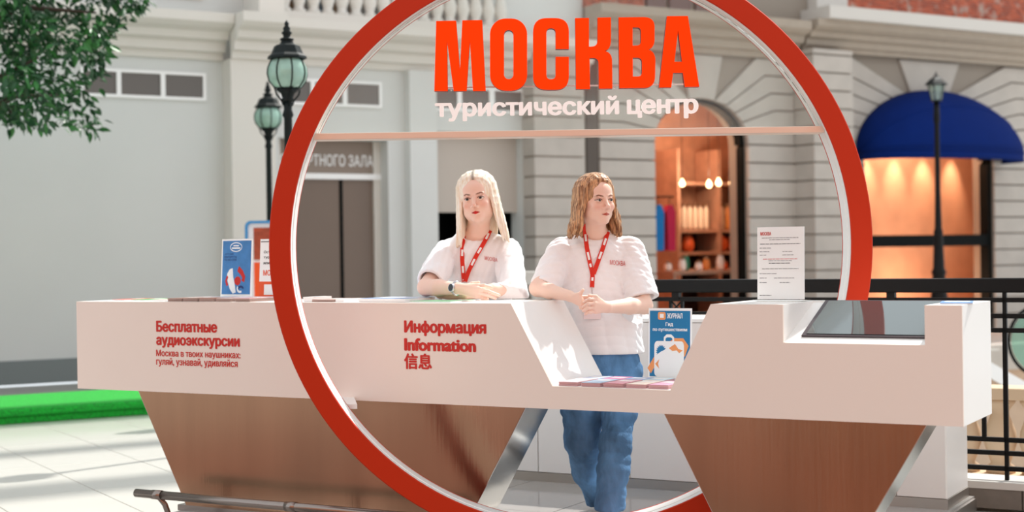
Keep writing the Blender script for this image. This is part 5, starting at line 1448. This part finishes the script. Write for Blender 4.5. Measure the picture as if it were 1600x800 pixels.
# ------------------------------------------------------------------ woman behind the long side of the counter
def woman_blonde():
    Yc = 7.385; zf = lambda y, Y_=Yc: pt(745, y, Y_).z
    Xc = pt(745, 400, Yc).x; base = Vector((Xc, Yc, PZ))
    W = Person('woman with straight platinum blonde hair in a white t-shirt, leaning on folded arms', base, pt(745.5, 311.5, 7.30), math.radians(-9), math.radians(7), math.radians(-2), 1.045)
    fd = Field((Xc - .36, Yc - .56, 1.0), (Xc + .33, Yc + .22, 1.77), .0028)
    W.add_head(fd)
    nb = np.array((Xc, Yc + .0, zf(376)))
    fd.cone(W.hw((0, .022, -.075)), nb, .052, .056, .025); fd.cone(nb, nb - (0, -.01, .05), .056, .085, .04, ((0, 1, 0), .7))
    fd.cone(np.array((Xc, Yc, 1.33)), np.array((Xc, Yc, 1.03)), .125, .13, .04, ((0, 1, 0), .6))
    shl, shr = np.array((Xc - .135, Yc, 1.355)), np.array((Xc + .14, Yc, 1.355))
    fd.cone(shl, shr, .042, .042, .04)
    el = A3(pt(666, 449, 7.13)); wr = A3(pt(716, 450.5, 6.945))
    fd.chain([shl, el], [.036, .041], .02); fd.chain([el, el * .6 + wr * .4, wr], [.041, .039, .0265], .012)
    er = A3(pt(799, 452, 7.14)); wl = A3(pt(727, 459, 7.02))
    fd.chain([shr, er], [.034, .034], .02); fd.chain([er, er * .6 + wl * .4, wl], [.034, .034, .027], .012)
    fd.chain([wl, A3(pt(706, 461, 7.06)), A3(pt(686, 462, 7.09))], [.024, .022, .014], .012)
    # right hand lying over the other forearm
    I, Mi, Ri, Pi = (A3(pt(747, 446.5, 6.905)), A3(pt(750, 452.5, 6.885)), A3(pt(749, 458.5, 6.88)), A3(pt(744, 463, 6.89)))
    for k_, rr in ((I, .0125), (Mi, .013), (Ri, .0125), (Pi, .011)): fd.cone(wr + (k_ - wr) * .12, k_, .019, rr, .012, ((0, 1, 0), .85))
    finger(fd, [I, A3(pt(757, 446, 6.895)), A3(pt(768, 449, 6.905))])
    finger(fd, [Mi, A3(pt(764, 455.5, 6.875)), A3(pt(780, 461.5, 6.89))])
    finger(fd, [Ri, A3(pt(762, 461.5, 6.87)), A3(pt(774, 466, 6.885))])
    finger(fd, [Pi, A3(pt(753, 466, 6.88)), A3(pt(762, 467.5, 6.885))], .0078, .0062)
    finger(fd, [wr + (I - wr) * .3 + np.array((0, .01, .0)), A3(pt(738, 443, 6.93)), A3(pt(748, 441.5, 6.935))], .0105, .0075)
    V, Fq = fd.mesh(); nails = [pt(781.5, 461, 6.877), pt(775.5, 465.5, 6.872)]
    body = np_mesh('body', V, Fq, M['skin'], W.root, W.paint(V, (214, 38, 34), (150, 112, 92), nails, (190, 20, 26)))
    W.eyes(M['iris_grey'], -.2)
    W.hair(hair_mat('platinum_blonde_hair', (240, 220, 190), (255, 250, 240)), .205, .004, .030, .002, 3, .35)
    # t-shirt
    fd = Field((Xc - .36, Yc - .3, .86), (Xc + .32, Yc + .25, 1.47), .0045)
    fd.chain([np.array((Xc, Yc + .005, 1.335)), np.array((Xc, Yc + .01, 1.12)), np.array((Xc, Yc + .02, .88))], [.148, .160, .168], .03, ((0, 1, 0), .66))
    fd.cone(np.array((Xc - .125, Yc + .005, 1.352)), np.array((Xc + .13, Yc + .005, 1.352)), .055, .055, .05)
    fd.cone(nb + (0, 0, -.045), nb + (0, .004, .006), .078, .066, .03)
    ce = A3(pt(672, 440, 7.16)); fd.chain([shl + (-.012, 0, -.004), ce], [.068, .066], .012)
    dr_ = (el - shl) / np.linalg.norm(el - shl)
    ce2 = A3(pt(803, 463, 7.15)); fd.chain([shr + (.012, 0, -.004), ce2], [.068, .066], .012)
    fd.chain([ce2, ce2 * .62 + A3(pt(727, 458, 6.99)) * .38], [.064, .054], .02)
    folds(fd, .0050, 4, .3)
    fd.plane(ce, dr_, .10); fd.cone(ce - dr_ * .03, ce + dr_ * .06, .050, .056, .004, cut=True)
    fd.plane(np.array((ce2[0], ce2[1], ZT + .004)), (0, 0, -1), .16)
    fd.ball(nb + (0, -.045, .035), (.064, .06, .045), .006, cut=True)
    fd.cone(nb - (0, 0, .03), nb + (0, 0, .08), .060, .060, .005, cut=True)
    V, Fq = fd.mesh(); shirt = np_mesh('t_shirt', V, Fq, M['cotton'], W.root)
    tr = tree_of(shirt, body)
    mk = ((.30, .44), (.62, .76), (.9, .98)); mk2 = ((.06, .2), (.36, .5), (.62, .76))
    ly = ribbon('lanyard', tr, [(725, 366), (722.5, 385), (722, 405), (724.5, 437), (725, 440)], .0205, W.root, M['lanyard'], .006, 5, mk, M['print_white'])
    ribbon('lanyard', tr, [(766, 360), (757, 378), (744, 400), (732, 424), (726.5, 440)], .0205, W.root, M['lanyard'], .008, 5, mk2, M['print_white'])
    chest_print(tr, 'МОСКВА', 757.5, 400, 777, 406, 3.2, W.root, M['print_red'])
    # wrist watch
    ax = Vector(wr - el).normalized(); wc = Vector(wr) - ax * .012; nrm = (Vector((0, 0, CAM_H + .3)) - wc); nrm = (nrm - ax * nrm.dot(ax)).normalized(); tv_ = ax.cross(nrm)
    def DN(a, d, b_): return wc + ax * a + tv_ * b_ + nrm * (.0275 + d)
    circ = lambda r_: [(r_ * math.cos(2 * math.pi * i / 24), r_ * math.sin(2 * math.pi * i / 24)) for i in range(24)]
    wt_ = MB().prism(DN, circ(.0195), -.002, .008).build('watch', M['silver'], W.root, bev=.001)
    MB().prism(DN, circ(.0165), .008, .0088).build('watch_face', M['watch_face'], wt_)
    MB().tube([wc + (nrm * math.cos(a) + tv_ * math.sin(a)) * .0285 for a in [2 * math.pi * i / 24 for i in range(24)]], .0065, 8, closed=True).build('strap', M['silver'], wt_, smooth=True)
    # jeans and shoes
    fd = Field((Xc - .36, Yc - .2, PZ + .06), (Xc + .25, Yc + .25, 1.0), .007)
    fd.cone(np.array((Xc, Yc + .02, .96)), np.array((Xc, Yc + .02, .86)), .155, .165, .03, ((0, 1, 0), .7))
    for sg in (-1, 1): fd.chain([np.array((Xc - .01 + sg * .085, Yc + .02, .86)), np.array((Xc - .09 + sg * .08, Yc, .5)), np.array((Xc - .14 + sg * .075, Yc + .03, .15))], [.092, .075, .068], .03)
    folds(fd, .003, 8); V, Fq = fd.mesh(); np_mesh('jeans', V, Fq, M['denim'], W.root)
    for sg in (-1, 1): shoes('shoe', W.root, np.array((Xc - .14 + sg * .075, Yc + .04, PZ)), np.array((Xc - .14 + sg * .09, Yc - .12, PZ)))
    return W

# ------------------------------------------------------------------ woman standing at the dip of the counter
def woman_brown():
    Yc = 7.16; Q = lambda x, y, Y_=Yc: A3(pt(x, y, Y_))
    Xc = pt(930, 400, Yc).x; base = Vector((pt(940, 700, 7.05).x, 7.05, PZ))
    W = Person('woman with wavy light brown hair in a white t-shirt and jeans, hands clasped', base, pt(932, 315, 7.05), math.radians(27), math.radians(1), math.radians(-2), 1.0)
    fd = Field((Xc - .36, Yc - .48, 1.0), (Xc + .34, Yc + .2, 1.73), .0028)
    W.add_head(fd)
    nb = Q(931, 373, 7.14)
    fd.cone(W.hw((0, .026, -.078)), nb, .050, .055, .025); fd.cone(nb, nb - (0, 0, .05), .055, .085, .04, ((0, 1, 0), .7))
    fd.cone(Q(930, 405), Q(932, 500), .125, .13, .04, ((0, 1, 0), .6))
    shl, shr = Q(879, 395), Q(984, 395); fd.cone(shl, shr, .042, .042, .04)
    el, wr = Q(840, 450.5, 7.03), Q(888, 461.8, 6.865); er, wl = Q(1006, 477, 7.05), Q(950, 480, 6.85)
    fd.chain([shl, el], [.036, .038], .02); fd.chain([el, el * .6 + wr * .4, wr], [.038, .035, .025], .012)
    fd.chain([shr, er], [.036, .041], .02); fd.chain([er, er * .6 + wl * .4, wl], [.041, .038, .026], .012)
    # her right hand, its fingers going under the left hand
    for k_, rr in ((Q(906, 464, 6.815), .0125), (Q(909, 470, 6.81), .013), (Q(908, 476, 6.815), .012)): fd.cone(wr + (k_ - wr) * .15, k_, .019, rr, .012)
    finger(fd, [Q(906, 464, 6.815), Q(919, 464, 6.82), Q(930, 470, 6.83)]); finger(fd, [Q(909, 470, 6.81), Q(921, 472, 6.82), Q(931, 477, 6.83)]); finger(fd, [Q(908, 476, 6.815), Q(918, 480, 6.82), Q(928, 484, 6.83)])
    finger(fd, [Q(907, 481, 6.82), Q(915, 486, 6.82), Q(924, 489, 6.83)], .0078, .0064)
    finger(fd, [Q(897, 462, 6.83), Q(907, 458.5, 6.81), Q(911, 453, 6.805)], .0105, .0068)
    # her left hand, wrapped over it
    K = [Q(931, 468, 6.80), Q(929, 474.5, 6.788), Q(928, 481, 6.788), Q(930, 487, 6.795)]
    for k_, rr in zip(K, (.0125, .013, .0125, .0115)): fd.cone(wl + (k_ - wl) * .12, k_, .019, rr, .012)
    finger(fd, [K[0], Q(921, 467.5, 6.775), Q(912.5, 472.5, 6.785)]); finger(fd, [K[1], Q(919, 474.5, 6.765), Q(911, 479.5, 6.78)])
    finger(fd, [K[2], Q(918.5, 481.5, 6.767), Q(911.5, 486, 6.78)]); finger(fd, [K[3], Q(921, 487.5, 6.775), Q(915, 491, 6.785)], .0078, .0064)
    finger(fd, [Q(941, 472, 6.82), Q(931, 463.5, 6.80), Q(921, 461.5, 6.795)], .0105, .0072)
    V, Fq = fd.mesh()
    body = np_mesh('body', V, Fq, M['skin'], W.root, W.paint(V, (206, 112, 96), (126, 86, 62), [], (0, 0, 0)))
    W.eyes(M['iris_grey'], .5)
    W.hair(hair_mat('light_brown_hair', (104, 66, 42), (226, 180, 134)), .162, .004, .040, .011, 5, .8)
    # t-shirt
    fd = Field((Xc - .36, Yc - .3, .78), (Xc + .36, Yc + .25, 1.47), .0045)
    fd.chain([Q(930, 408), Q(931, 450), Q(940, 500), Q(944, 552)], [.158, .170, .182, .190], .03, ((0, 1, 0), .64))
    fd.cone(Q(888, 394), Q(974, 394), .052, .052, .05)
    fd.cone(nb + (0, 0, -.045), nb + (0, .004, .006), .078, .064, .03)
    ce, ce2 = Q(850, 449, 7.07), Q(1003, 467, 7.08)
    fd.chain([shl, ce], [.076, .070], .012); fd.chain([shr, ce2], [.076, .078], .012)
    folds(fd, .0050, 9, .3)
    for s_, c_, e_ in ((shl, ce, el), (shr, ce2, er)):
        dv = (c_ - s_) / np.linalg.norm(c_ - s_); fd.plane(c_, dv, .12); fd.cone(c_ - dv * .03, c_ + dv * .07, .056, .064, .004, cut=True)
    fd.plane(Q(944, 552), (0, 0, -1), .4)
    fd.ball(nb + (0, -.045, .035), (.062, .06, .045), .006, cut=True); fd.cone(nb - (0, 0, .03), nb + (0, 0, .08), .059, .059, .005, cut=True)
    V, Fq = fd.mesh(); shirt = np_mesh('t_shirt', V, Fq, M['cotton'], W.root)
    tr = tree_of(shirt, body)
    ribbon('lanyard', tr, [(914, 350), (914.5, 366), (917, 388), (922, 412), (926, 428), (925, 449)], .0205, W.root, M['lanyard'], .006, 5, ((.2, .28), (.46, .58), (.62, .66), (.84, .94)), M['print_white'])
    ribbon('lanyard', tr, [(953, 350), (950, 362), (942, 388), (934, 410), (927.5, 428)], .0205, W.root, M['lanyard'], .008, 5, ((.2, .36), (.56, .72)), M['print_white'])
    chest_print(tr, 'МОСКВА', 953, 406, 977, 413.5, 2.2, W.root, M['print_red'])
    # badge on its clip
    yb = tr.ray_cast(Vector((0, 0, CAM_H)), ray(926, 494).normalized())[0]; yb = (yb.y if yb else 6.98) - .012
    p0, p1 = pt(912, 499, yb), pt(939, 482, yb)
    bdg = MB().box(lambda a, b_, c: Vector((a, yb + b_, c)), p0.x, p1.x, 0, .003, p0.z, p1.z + .01).build('badge', mat('badge_card', (244, 226, 226), .4), W.root, bev=.001)
    for q0, q1, dz in ((.008, .036, .006), (.008, .026, .014)):
        MB().box(lambda a, b_, c: Vector((a, yb - .0008 + b_, c)), p0.x + q0, p0.x + q1, 0, .0004, p1.z - dz - .005, p1.z - dz).build('badge_print', M['print_red'], bdg)
    yk = tr.ray_cast(Vector((0, 0, CAM_H)), ray(925, 455).normalized())[0]; yk = (yk.y if yk else 6.95) - .006
    MB().tube([pt(925, 448, yk), pt(925, 455, yk - .003), pt(926, 470, yk - .004), pt(926, 481, yb)], .0022, 6).build('clip', M['silver'], W.root)
    # jeans
    fd = Field((Xc - .25, 6.7, PZ + .02), (Xc + .33, 7.55, .98), .0055)
    fd.cone(Q(946, 548), Q(944, 580), .145, .166, .03, ((0, 1, 0), .68))
    fd.chain([Q(912, 580), Q(910, 640, 7.15), Q(911, 690, 7.16), Q(916, 735, 7.25), Q(936, 782, 7.38)], [.104, .096, .080, .066, .056], .03)
    fd.chain([Q(970, 580), Q(967, 640, 7.08), Q(962.5, 690, 7.0), Q(959, 735, 6.95), Q(951, 797, 6.92)], [.104, .080, .068, .070, .072], .03)
    folds(fd, .0052, 12, .8)
    fd.plane(Q(951, 797, 6.92), (0, 0, -1), .16); fd.cone(Q(951, 790, 6.92), Q(951, 815, 6.92), .046, .05, .004, cut=True)
    V, Fq = fd.mesh(); np_mesh('jeans', V, Fq, M['denim'], W.root)
    # ankles belong to the body: one short skin piece inside each trouser leg, shoes below
    a1, a2 = Q(951, 797, 6.92), Q(946, 780, 7.40)
    for a in (a1, a2):
        MB().tube([Vector((a[0], a[1], a[2] + .05)), Vector((a[0], a[1], PZ + .06))], [.028, .03], 12).build('ankle', mat('skin_ankle', (232, 180, 156), .5), W.root, smooth=True)
    shoes('shoe', W.root, np.array((a1[0], a1[1] + .01, PZ)), np.array((a1[0] + .01, a1[1] - .16, PZ)))
    shoes('shoe', W.root, np.array((a2[0], a2[1] + .01, PZ)), np.array((a2[0] + .01, a2[1] - .15, PZ)))
    return W
woman_blonde()
woman_brown()
# ------------------------------------------------------------------ tidy
for o in bpy.data.objects:
    if '_base' in o: del o['_base']
